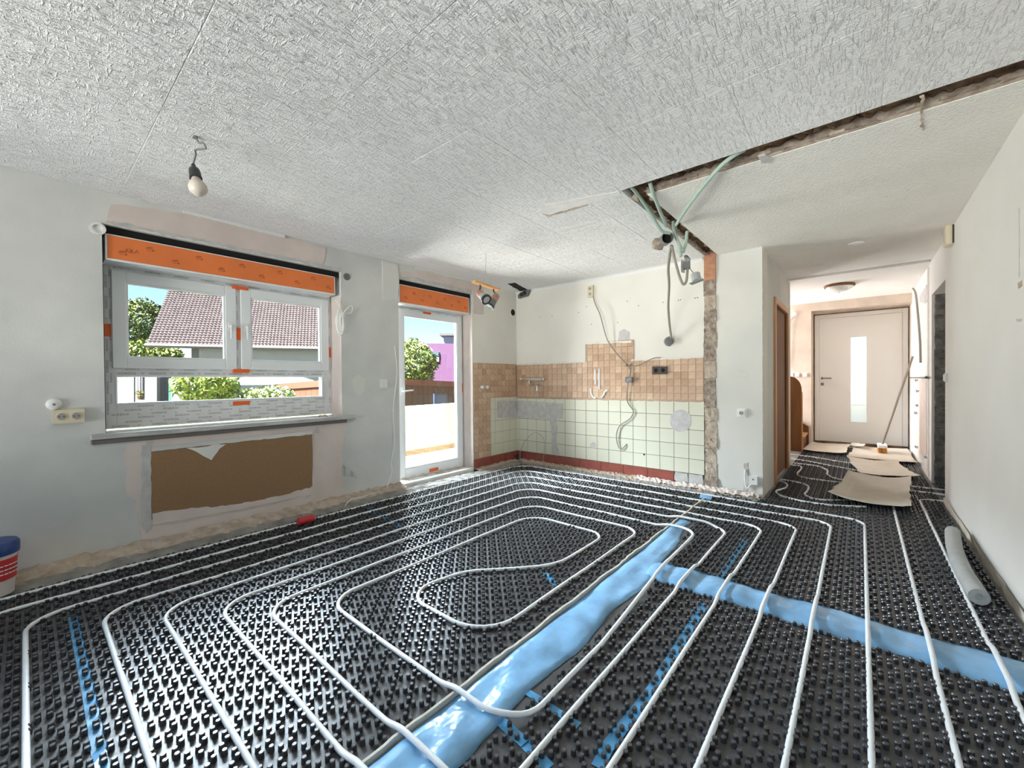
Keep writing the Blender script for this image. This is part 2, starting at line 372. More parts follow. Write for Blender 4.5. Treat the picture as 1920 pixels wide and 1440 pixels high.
# cove mouldings
def cove(name, a, b, din, rad=.055, n=6):
    a, b, din = Vector(a), Vector(b), Vector(din); mb = MB(); prof = [(0, -rad)]+[(rad-rad*math.cos(t), -rad+rad*math.sin(t)) for t in [math.pi/2*k/n for k in range(1, n+1)]]+[(0, 0)]
    mb.prism([a+din*u+Vector((0, 0, w)) for u, w in prof], b-a); return struct(name, mb, M_cove, smooth=True)
cove('trim_1', (XL, YK, ZC+.002), (SHX0-.03, YK, ZC+.002), (0, -1, 0), .045)

# ---- left (window) wall
WY0, WY1, WZ0, WZ1 = .345, 1.995, .81, 2.243
DY0, DY1, DZ1 = 2.645, 3.765, 2.298
wl = MB()
def putx(a, b, c, d): wl.box(XL, -4.13, a, b, c, d)
holes = [(WY0, WY1, WZ0, WZ1), (DY0, DY1, -.12, DZ1), (-2.1, -.6, .85, 2.05)]  # last opening takes the added side window
cells(wl, YB-.3, YK+.3, -.12, ZC+.12, holes, putx)
# outer leaf closes the head of the openings
wl.box(-4.13, X_OUT, YB-.3, YK+.3, 2.03, ZC+.6)
wl.box(-4.13, X_OUT, YB-.3, -2.1, -1.0, 2.03); wl.box(-4.13, X_OUT, -.6, WY0, -1.0, 2.03); wl.box(-4.13, X_OUT, -2.1, -.6, -1.0, .85); wl.box(-4.13, X_OUT, WY1, DY0, -1.0, 2.03); wl.box(-4.13, X_OUT, DY1, YK+.3, -1.0, 2.03)
wl.box(-4.13, X_OUT, WY0, WY1, -1.0, .82); wl.box(-4.13, X_OUT, DY0, DY1, -1.0, .0)
wall_left = struct('wall_left', wl, M_grey)
PX = ('x', XL)
MB().box(XL-.035, XL-.04, WY0, WY1, 2.192, WZ1).build('box_gap_shade', M_void, wall_left)  # black panel painting in the shade of the gap above the shutter box
MB().box(XL-.035, XL-.04, DY0, DY1, 2.249, DZ1).build('box_gap_shade', M_void, wall_left)  # matching black shade panel over the balcony door box
MB().box(XL-.002, XL-.26, WY1, WY1-.004, WZ0, 2.0).build('reveal_plaster', M_pink, wall_left)
MB().box(XL-.002, XL-.26, DY1, DY1-.004, .02, 2.03).build('reveal_plaster', M_pink, wall_left)
patch(PX, [(205, 381), (340, 399), (535, 446), (612, 466), (604, 497), (480, 471), (330, 441), (200, 417)], 0, .003, M_pink, 'bare_plaster', wall_left, .008, .05, 2)
patch(PX, [(236, 834), (275, 824), (600, 797), (652, 789), (640, 850), (646, 920), (652, 938), (560, 962), (420, 986), (285, 1010), (266, 1012), (262, 985), (252, 940), (232, 925), (240, 890), (232, 868)], 0, .003, M_pink, 'bare_plaster', wall_left, .010, .04, 3)
patch(PX, [(283, 842), (585, 812), (585, 918), (440, 948), (283, 974)], .003, .006, M_fibre, 'fibreboard_panel', wall_left, .003, .05, 4)
patch(PX, [(265, 836), (283, 834), (284, 990), (276, 1000), (266, 985)], .003, .004, M_patch, 'mortar_seam', wall_left, .004, .03, 5)
patch(PX, [(283, 838), (585, 808), (585, 814), (430, 830), (283, 846)], .009, .004, M_grey, 'torn_plaster_edge', wall_left, .003, .03, 6)
patch(PX, [(350, 840), (424, 832), (412, 841), (396, 862), (384, 856), (362, 845)], .009, .003, M_pale, 'torn_paper', wall_left, .005, .03, 7)
patch(PX, [(283, 962), (330, 955), (440, 946), (530, 928), (585, 912), (590, 925), (440, 957), (285, 985)], .009, .003, M_pink, 'torn_plaster_edge', wall_left, .006, .03, 8)
patch(PX, [(790, 508), (880, 530), (906, 538), (907, 590), (888, 588), (887, 546), (752, 519), (750, 510)], 0, .003, M_pink, 'bare_plaster', wall_left, .004, .04, 9)
patch(PX, [(716, 489), (745, 497), (748, 528), (744, 562), (718, 563)], 0, .007, M_pale, 'filled_chase', wall_left, .002, .05, 10)
patch(PX, [(660, 712), (672, 702), (685, 712), (682, 735), (671, 744), (662, 730)], 0, .002, M_pale, 'filler_patch', wall_left, .004, .03, 11)
MB().box(XL, XL+.0018, DY1+.002, YK, .14, ZC).build('cream_wall_face', M_cream, wall_left)
for k, q in enumerate([[(195, 416), (212, 416), (330, 439), (440, 461), (560, 487), (636, 502), (637, 508), (520, 483), (400, 458), (270, 432), (215, 422)]]):
    patch(PX, q, .0, .006, M_patch, 'broken_plaster_edge', wall_left, .010, .03, 20+k)
patch(PX, [(749, 518), (775, 520), (830, 532), (884, 544), (884, 551), (830, 538), (780, 527), (749, 524)], .0, .006, M_patch, 'broken_plaster_edge', wall_left, .008, .03, 23)
for k, (a, b) in enumerate([((649, 882), 9), ((662, 888), 5), ((577, 925), 8), ((458, 947), 6), ((277, 828), 6), ((595, 806), 6)]):
    patch(PX, [(a[0]-b*.4, a[1]-b), (a[0]+b*.3, a[1]-b*.6), (a[0]+b*.5, a[1]+b), (a[0]-b*.3, a[1]+b)], .003, .007, M_patch, 'plaster_shred', wall_left, .003, .02, 30+k)
# battens under the ceiling
for k, q in enumerate([[(343, 393), (533, 441), (533, 447), (343, 400)], [(778, 499), (905, 529), (905, 534), (778, 504)]]):
    p = [onx(a, b, XL) for a, b in q]; MB().prism(p, (.018, 0, 0)).build('batten', M_cove, wall_left)

# ---- kitchen (tiled) wall
wk = MB(); wk.box(-4.17, XH, YK, YK+.28, -.12, ZC+.12)
wall_k = struct('wall_back', wk, M_cream)
PY = ('y', YK)
MB().box(-1.145, XH, YK-.004, YK, .0, ZC).build('pale_wall_face', M_pale, wall_k)
# broken masonry seam where a partition was cut out
rs = random.Random(5); z = -.02; k = 0
while z < ZC-.3:
    h = rs.uniform(.11, .2); x0, x1 = -1.262+rs.uniform(-.008, .006), -1.147+rs.uniform(-.008, .010)
    bm = bmesh.new(); bmesh.ops.create_cube(bm, size=1); bmesh.ops.subdivide_edges(bm, edges=bm.edges[:], cuts=3, use_grid_fill=True)
    pr = rs.uniform(.006, .016)
    for v in bm.verts:
        v.co = Vector(((x0+x1)/2+v.co.x*(x1-x0)+rs.uniform(-.006, .006), YK-pr/2+v.co.y*pr*1.4+rs.uniform(-.006, .006), z+h/2+v.co.z*(h-.006)+rs.uniform(-.006, .006)))
    me = bpy.data.meshes.new('brick'); bm.to_mesh(me); bm.free(); me.materials.append((M_rubble, M_mortar)[rs.random() < .3])
    o = bpy.data.objects.new('brick', me); COL.objects.link(o); o.parent = wall_k
    z += h; k += 1
MB().bbox(-1.262, -1.145, YK-.02, YK+.01, z, ZC+.06, .006).build('brick', M_terra, wall_k)
# ---- right wall with door opening into the hall's side room
wr = MB()
YO0, YO1 = 5.54, 6.50
cells(wr, YB-.3, 9.4, -.12, ZC+.12, [(YO0, YO1, -.12, 2.08)], lambda a, b, c, d: wr.box(XR, XR+.16, a, b, c, d))
wall_r = struct('wall_right', wr, M_warm)
rs = random.Random(9); z = 0; k = 0
while z < 2.02:
    h = rs.uniform(.17, .25)
    bm = bmesh.new(); bmesh.ops.create_cube(bm, size=1); bmesh.ops.subdivide_edges(bm, edges=bm.edges[:], cuts=3, use_grid_fill=True)
    for v in bm.verts: v.co = Vector((XR+.09+v.co.x*.13+rs.uniform(-.006, .006), YO1-.012+v.co.y*.03+rs.uniform(-.008, .008), z+h/2+v.co.z*(h-.008)+rs.uniform(-.006, .006)))
    me = bpy.data.meshes.new('brick'); bm.to_mesh(me); bm.free(); me.materials.append(M_rubble2)
    o = bpy.data.objects.new('brick', me); COL.objects.link(o); o.parent = wall_r
    z += h
side = struct('wall_side_room', MB().box(1.9, 2.0, 4.9, 7.2, -.1, ZC+.1).box(XR+.16, 2.0, 4.9, 5.0, -.1, ZC+.1).box(XR+.16, 2.0, 7.1, 7.2, -.1, ZC+.1), M_warm)
# base strip of the right wall
rough_strip('edge_insulation', M_foam, wall_r, (XR-.012, YB, .0), (0, YO0-YB, 0), (.004, 0, .055), 90, 2, (1, 0, 0), .004, 3)
# ---- hall left wall with brown door, return wall
HD0, HD1, HDZ = 5.34, 6.44, 2.075
wh = MB(); cells(wh, YK+.28, 6.62, -.12, ZC+.12, [(HD0+.06, HD1-.06, -.12, HDZ-.06)], lambda a, b, c, d: wh.box(XH, XH-.14, a, b, c, d))
wall_h = struct('wall_hall_left', wh, M_pale)
sw = MB(); cells(sw, 6.5, 9.4, -.12, ZC+.12, [(8.0, 8.7, 1.0, 2.1)], lambda a, b, c, d: sw.box(-2.2, -2.1, a, b, c, d)); sw.build('stair_wall', M_hallpink, wall_h)  # opening in the unseen stair wall is added for a fill lamp
MB().box(-2.2, XH-.14, 6.5, 6.62, -.12, ZC+.1).build('stair_return_wall', M_hallpink, wall_h)
rough_strip('chipped_corner', M_pink, wall_h, (XH+.001, YK-.004, .05), (0, .012, 0), (0, 0, 2.0), 2, 60, (1, 0, 0), .004, 6, .0)
# ---- entrance wall
FD0, FD1, FDZ0, FDZ1 = -.625, .59, .05, 2.29
we = MB(); cells(we, -2.2, .605, -.12, ZC+.12, [(FD0-.02, FD1+.02, -.12, FDZ1+.03)], lambda a, b, c, d: we.box(a, b, YF, 9.4, c, d))
wall_e = struct('wall_front', we, M_hallpink)
# ---- wall behind the camera; its wide window is added to admit fill light
wb = MB(); cells(wb, -4.17, 2.0, -.12, ZC+.12, [(-3.3, .1, .5, 2.2)], lambda a, b, c, d: wb.box(a, b, YB, YB-.3, c, d))
wall_b = struct('wall_behind', wb, M_pale)
fr = MB()
for a, b, c, d in ((-3.3, .1, .5, .57), (-3.3, .1, 2.13, 2.2), (-3.3, -3.23, .5, 2.2), (.03, .1, .5, 2.2), (-2.2, -2.12, .5, 2.2), (-1.1, -1.02, .5, 2.2)): fr.box(a, b, YB-.2, YB-.13, c, d)
win2 = struct('added_window_rear', fr, M_pvc, 'added wide three-part white window, unseen behind the camera')
for a, b in ((-3.23, -2.2), (-2.12, -1.1), (-1.02, .03)): MB().box(a, b, YB-.17, YB-.164, .57, 2.13).build('pane', M_glass, win2)

fr = MB()  # window out of view, added to admit fill light
for a, b, c, d in ((-2.1, -.6, .85, .92), (-2.1, -.6, 1.96, 2.03), (-2.1, -2.03, .92, 1.96), (-.67, -.6, .92, 1.96), (-1.39, -1.31, .92, 1.96)): fr.box(-4.05, -4.12, a, b, c, d)
win3 = struct('added_window_side', fr, M_pvc, 'added two-part white window in the window wall, unseen beside the camera')
for a, b in ((-2.03, -1.39), (-1.31, -.67)): MB().box(-4.085, -4.091, a, b, .92, 1.96).build('pane', M_glass, win3)

# ------------------------------------------------------------------ window_1: two sashes over a fixed pane, film and tape still on
XF = -4.05
win = struct('window_1', None, None, 'white two-sash window over a fixed lower pane')
fm = MB()
for a, b, c, d in ((.36, .422, .857, 2.03), (1.895, 1.982, .857, 2.03), (.422, 1.895, .857, 1.033), (.422, 1.895, 1.23, 1.295), (.422, 1.895, 1.975, 2.03), (1.155, 1.205, 1.295, 1.975)):
    fm.bbox(XF, XF-.075, a, b, c, d, .003)
fm.build('frame', M_film, win)
bd = MB()
for a, b, c, d in ((.415, .428, 1.026, 1.237), (1.888, 1.901, 1.026, 1.237), (.428, 1.888, 1.026, 1.039), (.428, 1.888, 1.224, 1.237)): bd.bbox(XF+.006, XF-.03, a, b, c, d, .003)
bd.build('glazing_bead', M_pvc, win)
MB().box(XF-.034, XF-.040, .42, 1.897, 1.03, 1.234).build('fixed_pane', M_glass, win)
def sash(y0, y1, z0, z1, hy):
    st = .077; mb = MB(); x0, x1 = XF+.022, XF-.05
    for a, b, c, d in ((y0, y0+st, z0, z1), (y1-st, y1, z0, z1), (y0+st, y1-st, z0, z0+st), (y0+st, y1-st, z1-st, z1)): mb.bbox(x0, x1, a, b, c, d, .004)
    o = mb.build('sash', M_pvc, win)
    b2 = MB(); e = .012
    for a, b, c, d in ((y0+st-.002, y0+st+e, z0+st, z1-st), (y1-st-e, y1-st+.002, z0+st, z1-st), (y0+st, y1-st, z0+st-.002, z0+st+e), (y0+st, y1-st, z1-st-e, z1-st+.002)): b2.bbox(x0-.010, x0-.045, a, b, c, d, .003)
    b2.build('glazing_bead', M_pvc, o)
    MB().box(x0-.034, x0-.040, y0+st, y1-st, z0+st, z1-st).build('pane', M_glass, o)
    h = MB(); h.lathe([(.014, 0), (.014, .006), (.009, .008), (.009, .03), (.0095, .034)], (x0, hy, z0+.36), (1, 0, 0), 14)
    h.tube([(x0+.032, hy, z0+.366), (x0+.034, hy, z0+.33), (x0+.032, hy, z0+.255)], [.009, .0085, .0075], 10)
    h.bbox(x0, x0+.007, hy-.015, hy+.015, z0+.325, z0+.395, .003)
    h.build('handle', M_pvc, o, True)
sash(.403, 1.163, 1.288, 1.984, 1.118); sash(1.197, 1.957, 1.288, 1.988, 1.236)
# printed film on the frame
lt = MB(); xt = XF+.0012
for row, z in enumerate((.872, .900, .928, .956, .984, 1.012)):
    for k in range(8):
        y = .44+k*.215+(row % 3)*.07
        if y > 1.90: continue
        q = -1 if row % 2 else 1
        letter(lt, 'SCHÜCO', (xt, y, z), (0, q, 0), (0, 0, q), .017, 1.3)
        letter(lt, '\u25bd', (xt, y+.10, z-.004), (0, q, 0), (0, 0, q), .012)
for k in range(9):
    y = .48+k*.17
    letter(lt, 'SCHÜCO', (xt, y, 1.250), (0, 1, 0), (0, 0, 1), .020, 1.2); letter(lt, '\u25bd', (xt, y+.085, 1.250), (0, 1, 0), (0, 0, 1), .014)
    letter(lt, 'SCHÜCO', (xt, y+.03, 1.279), (0, 1, 0), (0, 0, 1), .012, 1.6)
for k in range(7):
    z = 1.0+k*.15
    letter(lt, 'SCHÜCO', (xt, .378, z), (0, 0, 1), (0, -1, 0), .018, 1.2); letter(lt, 'SCHÜCO', (xt, .397, z+.07), (0, 0, 1), (0, -1, 0), .014, 1.2)
    letter(lt, 'SCHÜCO', (xt, 1.968, z), (0, 0, 1), (0, -1, 0), .014, 1.2)
for k in range(9): letter(lt, 'SCHÜCO', (xt, .46+k*.17, 2.005), (0, 1, 0), (0, 0, 1), .018, 1.2)
for k in range(5): letter(lt, 'SCHÜCO', (xt, 1.176, 1.36+k*.13), (0, 0, 1), (0, -1, 0), .013, 1.3)
lt.build('film_lettering', M_print, win)
for a, b, c, d, xo in ((.361, .40, 1.51, 1.60, .001), (1.163, 1.197, 1.54, 1.64, .012), (1.135, 1.255, 1.968, 1.994, .025), (1.135, 1.255, 1.262, 1.292, .024), (1.135, 1.26, .985, 1.018, .001), (1.952, 1.981, 1.42, 1.52, .008)):
    MB().bbox(XF+.0005, XF+xo+.002, a, b, c, d, .0006).build('orange_tape', M_otape, win)
MB().box(XL-.13, -4.13, .345, .36, .85, 2.0).build('joint_gap', M_void, win)
# window sill
sl = struct('trim_3', MB().bbox(XF-.03, -3.797, .272, 2.105, .812, .846, .004), M_sill, 'grey stone window sill with worn edge')
MB().bbox(XL-.02, -3.826, .275, 2.03, .778, .812, .006).build('mortar_bed', M_sillmortar, sl)
# plaster crumbs at the right end of the sill
crumbs = []
for k in range(9):
    x, y = -3.93+rr.uniform(-.05, .05), 1.75+rr.uniform(0, .2); q = rr.uniform(.008, .018)
    o = lip([(0, 0, q, q, 0)], 300+k, dz=q*.8); o.v = [(a+x, b+y, c-ZC+.846) for a, b, c in o.v]
    o = o.build('plaster_crumb', M_pink if k % 2 else M_mortar); tag(o, 'small pinkish plaster crumb on the right end of the window sill', 'rubble', 'plaster crumbs on the window sill')

# ------------------------------------------------------------------ roller shutter boxes
def arcs_logo(mb, c, s, x):
    y, z = c
    for r1, r2 in ((.30, .42), (.58, .70), (.86, 1.0)):
        n = 7; A = [R(60)+R(110)*k/n for k in range(n+1)]
        v = [(x, y+math.cos(a)*r*s, z+math.sin(a)*r*s*.72-.3*s) for a in A for r in (r1, r2)]
        mb.add(v, [(2*k, 2*k+1, 2*k+3, 2*k+2) for k in range(n)])
    mb.add([(x, y+a*s, z+b*s) for a, b in ((.25, -.45), (.6, -.45), (.6, -.2), (.25, -.2))], [(0, 1, 2, 3)])
    mb.add([(x, y+a*s, z+b*s) for a, b in ((-.9, -.6), (.7, -.6), (.7, -.53), (-.9, -.53))], [(0, 1, 2, 3)])
def shutter_box(y0, y1, z0, z1, label, n, rows, dot=False):
    t = thing('roller_shutter_box', label, 'shutter box', (-3.98, (y0+y1)/2, z0))
    xf = -3.868
    MB().bbox(xf-.004, -4.125, y0, y1, z0, z1, .004).build('box_body', M_film, t)
    MB().bbox(xf-.004, xf, y0+.008, y1-.006, z0+.014, z1-.006, .001).build('orange_film', M_orange, t)
    MB().bbox(xf-.02, xf+.006, y0, y1, z0, z0+.014, .003).build('bottom_profile', M_pvc, t)
    ed = MB()
    for a, b, c, d in ((y0, y0+.008, z0+.014, z1), (y1-.006, y1, z0+.014, z1), (y0, y1, z1-.006, z1)): ed.box(xf-.004, xf+.001, a, b, c, d)
    ed.build('white_edge', M_pvc, t)
    for k in range(n):
        pr = MB(); y = y0+.09+(y1-y0-.15)*k/(n-1); arcs_logo(pr, (y, z0+(z1-z0)*(rows[k % 2])), .028 if not dot else .028, xf+.0008)
        o = pr.build('film_logo', M_oprint, t); o['kind'] = 'stuff'
    return t
b1 = shutter_box(.362, 1.945, 2.010, 2.188, 'long orange film-covered roller shutter box above the wide window', 11, (.38, .72))
hw = MB()
for pts in ([(.462, 2.075), (.468, 2.10), (.475, 2.075)], [(.482, 2.10), (.498, 2.072)], [(.498, 2.10), (.482, 2.072)], [(.506, 2.075), (.52, 2.10), (.528, 2.075)]):
    hw.tube([(-3.8665, y, z+.01) for y, z in pts], .0012, 5)
hw.build('marker_scribble', M_oprint, b1)
shutter_box(2.668, 3.725, 2.035, 2.245, 'short orange film-covered roller shutter box above the balcony door', 9, (.36, .66), True)

# ------------------------------------------------------------------ balcony door
XD = -4.01
dr = struct('door_1', None, None, 'white balcony door with full-height glass')
fm = MB()
for a, b, c, d in ((2.737, 2.765, .034, 2.06), (3.71, 3.757, .034, 2.06), (2.765, 3.71, .034, .06), (2.765, 3.71, 2.0, 2.06)): fm.bbox(XD-.02, XD-.10, a, b, c, d, .003)
fm.build('frame', M_film, dr)
y0, y1, z0, z1, st = 2.745, 3.728, .045, 2.02, .082; mb = MB()
for a, b, c, d in ((y0, y0+st, z0, z1), (y1-.075, y1, z0, z1), (y0+st, y1-.075, z0, .158), (y0+st, y1-.075, 1.938, z1)): mb.bbox(XD, XD-.07, a, b, c, d, .004)
leaf = mb.build('leaf', M_pvc, dr)
b2 = MB()
for a, b, c, d in ((y0+st-.002, y0+st+.012, .158, 1.938), (y1-.075-.012, y1-.073, .158, 1.938), (y0+st, y1-.075, .156, .170), (y0+st, y1-.075, 1.926, 1.94)): b2.bbox(XD-.008, XD-.05, a, b, c, d, .003)
b2.build('glazing_bead', M_pvc, leaf)
MB().box(XD-.034, XD-.040, y0+st, y1-.075, .158, 1.938).build('pane', M_glass, leaf)
h = MB(); hy = 2.787; h.bbox(XD, XD+.008, hy-.015, hy+.015, 1.02, 1.10, .003); h.lathe([(.009, 0), (.009, .04)], (XD+.006, hy, 1.062), (1, 0, 0), 12)
h.tube([(XD+.046, hy-.004, 1.062), (XD+.05, hy+.03, 1.064), (XD+.048, hy+.125, 1.070)], [.010, .009, .008], 10); h.build('handle', M_pvc, leaf, True)
lt = MB()
for k in range(7):
    letter(lt, 'SCHÜCO', (XD+.001, 2.80+k*.135, .062), (0, 1, 0), (0, 0, 1), .013, 1.2)
    letter(lt, 'SCHÜCO', (XD+.001, 2.80+k*.135, 2.008), (0, 1, 0), (0, 0, 1), .011, 1.2)
for k in range(5): letter(lt, 'SCHÜCO', (XD-.019, 3.742, .3+k*.36), (0, 0, 1), (0, -1, 0), .013, 1.3)
lt.build('film_lettering', M_print, leaf)
for a, b, c, d, x in ((3.17, 3.31, .066, .105, XD), (3.10, 3.22, 1.985, 2.012, XD), (3.735, 3.756, 1.02, 1.14, XD-.02)): MB().bbox(x, x+.0015, a, b, c, d, .0005).build('orange_tape', M_otape, dr)
ms = MB(); ms.bbox(XD+.0, XL+.02, 2.65, 3.76, -.02, .045, .01); sill_d = struct('trim_4', ms, M_white, 'rough white mortar threshold under the balcony door')
rough_strip('threshold_mortar', M_mortar, sill_d, (XD-.03, 2.66, .047), (0, 1.09, 0), (.12, 0, -.004), 40, 3, (0, 0, 1), .006, 8, .01)

# ------------------------------------------------------------------ wall tiles
ct = MB().bbox(-.0772, .0772, -.004, .004, -.0768, .0768, .0014).build('cream_tile', M_cream_tile, wall_k)
ct.location = (-1.264-.0794, YK-.008, .148+.079)
first = True
for r_ in range(5):
    for k in range(16):
        if r_ == 0 and k == 0: continue
        inst(ct, (-1.264-.0794-.1588*k, YK-.008+random.uniform(-.0004, .0004), .148+.079+.158*r_), wall_k)
nt = MB().bbox(-.0215, .0215, -.004, .004, -.0775, .0775, .0014)
for r_ in range(5): o = nt.build('cream_tile', M_cream_tile, wall_k); o.location = (-3.8265, YK-.008, .227+.158*r_)
MB().box(-3.85, -1.262, YK-.0055, YK, .10, 1.41).build('grout_bed', M_grout, wall_k)
lct = MB().bbox(-.004, .004, -.0772, .0772, -.0768, .0768, .0014)
for r_ in range(5):
    for k in range(3):
        if r_ == 0 and k == 0: src = lct.build('cream_tile', M_cream_tile, wall_left); src.location = (XL+.008, YK-.012-.0794, .227); continue
        inst(src, (XL+.008, YK-.012-.0794-.1588*k, .227+.158*r_), wall_left)
ent = MB().bbox(-.004, .004, -.042, .042, -.0775, .0775, .0014)
for r_ in range(5): o = ent.build('cream_tile', M_cream_tile, wall_left); o.location = (XL+.008, 4.134+random.uniform(-.004, .004), .227+.158*r_)
MB().box(XL, XL+.0055, 3.77, YK, .05, 1.40).build('grout_bed', M_grout_tan, wall_left)
BP = .0775
bt = [MB().bbox(-.0376, .0376, -.004, .004, -.0378, .0378, .0013).build('mosaic_tile', m, wall_k) for m in BROWN]
bl = [MB().bbox(-.004, .004, -.0376, .0376, -.0378, .0378, .0013).build('mosaic_tile', m, wall_left) for m in BROWN]
usedk, usedl = set(), set(); rt_ = random.Random(21)
def put_tile(protos, used, loc, par):
    i = rt_.choices((0, 1, 2), (6, 2, 2))[0]
    if i not in used: used.add(i); protos[i].location = loc
    else: inst(protos[i], loc, par)
for c in range(33):
    for r_ in range(9):
        x = -1.272-BP*(c+.5); z = .939+.0787*(r_+.5)
        if r_ >= 6 and not (-2.70 < x < -2.08): continue
        put_tile(bt, usedk, (x, YK-.007-rt_.uniform(0, .002), z), wall_k)
for c in range(11):
    for r_ in range(-10, 6):
        y = 3.775+BP*(c+.5)+.003; z = .939+.0787*(r_+.5)
        if r_ < 0 and c > 3: continue
        if r_ == 5 and c in (0,): pass
        put_tile(bl, usedl, (XL+.007+rt_.uniform(0, .002), y, z), wall_left)
MB().box(-2.70, -2.075, YK-.004, YK, 1.4, 1.645).build('grout_bed', M_grout_tan, wall_k)
MB().box(-3.85, -1.262, YK-.0058, YK-.004, .937, 1.41).build('grout_bed', M_grout_tan, wall_k)
# oxblood base tiles
bb = struct('baseboard_back', MB().box(-3.85, -1.58, YK-.008, YK, .0, .146), M_grout)
x = -1.582
while x > -3.83:
    w = min(.30, x+3.845); MB().bbox(x-w+.0015, x-.0015, YK-.016, YK-.004, .028, .146, .003).build('base_tile', M_red, bb); x -= .30
b3 = struct('baseboard_left', MB().box(XL, XL+.008, 3.77, YK, .0, .146), M_grout)
y = 3.772
while y < YK-.05:
    w = min(.30, YK-.016-y); MB().bbox(XL+.004, XL+.016, y+.0015, y+w-.0015, .030, .146, .003).build('base_tile', M_red, b3); y += .30
# mortar fills over the tiles
patch(PY, [(970, 751), (1000, 752), (1057, 757), (1056, 784), (1042, 787), (1046, 800), (1044, 830), (1050, 853), (1036, 850), (1035, 810), (1033, 790), (1028, 786), (970, 783)], -.012, -.003, M_patch, 'mortar_patch', wall_k, .005, .03, 41)
patch(PX, [(931, 751), (969, 752), (969, 783), (931, 783)], .012, .003, M_patch, 'mortar_patch', wall_left, .005, .03, 42)
circ = lambda x, y, a, b, n=16: [(x+a*math.cos(2*math.pi*k/n), y+b*math.sin(2*math.pi*k/n)) for k in range(n)]
patch(PY, circ(1277, 789, 20, 21), -.012, -.003, M_patch, 'mortar_patch', wall_k, .004, .03, 43)
patch(PY, circ(1113, 835, 5.5, 6), -.012, -.002, M_patch, 'mortar_patch', wall_k, .001, .03, 44)
patch(PY, [(1159, 640), (1161, 622), (1170, 617), (1180, 622), (1181, 640)], -.001, -.002, M_patch, 'mortar_patch', wall_k, .003, .03, 45)
patch(PY, [(1267, 884), (1290, 888), (1291, 904), (1272, 903), (1265, 898)], -.002, -.016, M_patch, 'mortar_lump', wall_k, .003, .04, 46)
patch(PY, [(1292, 888), (1318, 891), (1320, 905), (1312, 911), (1293, 905)], -.002, -.016, M_patch, 'mortar_lump', wall_k, .003, .04, 47)
MB().tube([ony(1208, 852, YK-.010), ony(1208, 852, YK-.014)], .012, 12).build('drilled_hole', M_void, wall_k)
for a, b in ((1012, 595), (1035, 593), (1085, 586), (1100, 575), (1109, 608), (1176, 565), (1197, 573), (1158, 605), (1243, 567), (1272, 563), (1276, 562), (1303, 559), (1308, 558)):
    MB().tube([ony(a, b, YK-.0005), ony(a, b, YK-.002)], .0055, 8).build('drill_hole', M_void, wall_k)
# white sealing-foam strokes
for pts in ([(1116, 692), (1117, 721)], [(1124, 691), (1124, 730)], [(1108, 728), (1109, 738), (1113, 745), (1118, 746)], [(1128, 746), (1132, 741), (1135, 734), (1140, 732)]):
    MB().tube(spline([ony(a, b, YK-.014) for a, b in pts], 4), .012, 8).build('white_filler_stroke', M_white, wall_k, True)
# chipped edges of the tile field
for k, q in enumerate([[(1098, 643), (1184, 639), (1184, 642), (1098, 646)], [(970, 682), (1098, 677), (1098, 680), (970, 685)], [(1184, 674), (1320, 667), (1320, 671), (1184, 677)], [(970, 744), (1320, 750), (1320, 754), (970, 747)]]):
    patch(PY, q, -.009, -.004, (M_pale, M_pale, M_pale, M_grout_tan)[k], 'chipped_edge', wall_k, .005, .04, 50+k)
# right-hand pale face: pencil square, chased channel at the foot
patch(PY, [(1396, 868), (1402, 868), (1404, 900), (1400, 925), (1393, 925), (1395, 900)], -.004, -.003, M_patch, 'chased_channel', wall_k, .006, .03, 55)
for q in ([(1388, 696), (1402, 697)], [(1402, 697), (1401, 709)], [(1388, 696), (1388, 707), (1401, 709)], [(1381, 693), (1402, 695)]):
    MB().tube([ony(a, b, YK-.0045) for a, b in q], .0012, 4).build('pencil_line', M_patch, wall_k)

# ------------------------------------------------------------------ broken mortar ledges at the foot of the walls
tl = MB(); tr5 = struct('trim_5', MB().box(XL, XL+.11, YB, DY0, -.02, .02), M_mortar, 'broken mortar ledge under the window wall')
rough_strip('mortar_ledge', M_mortar, tr5, (XL+.004, YB, .075), (0, DY0-YB, 0), (.15, 0, -.06), 130, 5, (0, .3, 1), .012, 11, .012)
rough_strip('mortar_ledge', M_screed, tr5, (XL+.13, YB, .03), (0, YK-YB-.1, 0), (.12, 0, -.03), 150, 3, (0, 0, 1), .008, 12, .01)
tr6 = struct('trim_6', MB().box(XL, XH, YK-.1, YK, -.02, .01), M_mortar, 'broken mortar ledge under the tiled wall')
rough_strip('mortar_ledge', M_mortar, tr6, (XL, YK-.012, .04), (XH-XL-.02, 0, 0), (0, -.15, -.03), 120, 5, (0, 0, 1), .010, 13, .010)
rough_strip('mortar_ledge', M_screed, tr6, (XL+.1, YK-.13, .022), (XH-XL-.1, 0, 0), (0, -.10, -.02), 110, 3, (0, 0, 1), .006, 14, .012)
rough_strip('mortar_ledge', M_pink, tr6, (-2.0, YK-.03, .045), (1.2, 0, 0), (0, -.10, -.02), 50, 4, (0, 0, 1), .010, 15, .012)
rough_strip('mortar_ledge', M_mortar, tr5, (XL+.016, DY1, .035), (0, YK-DY1, 0), (.13, 0, -.025), 40, 5, (0, 0, 1), .009, 16, .010)

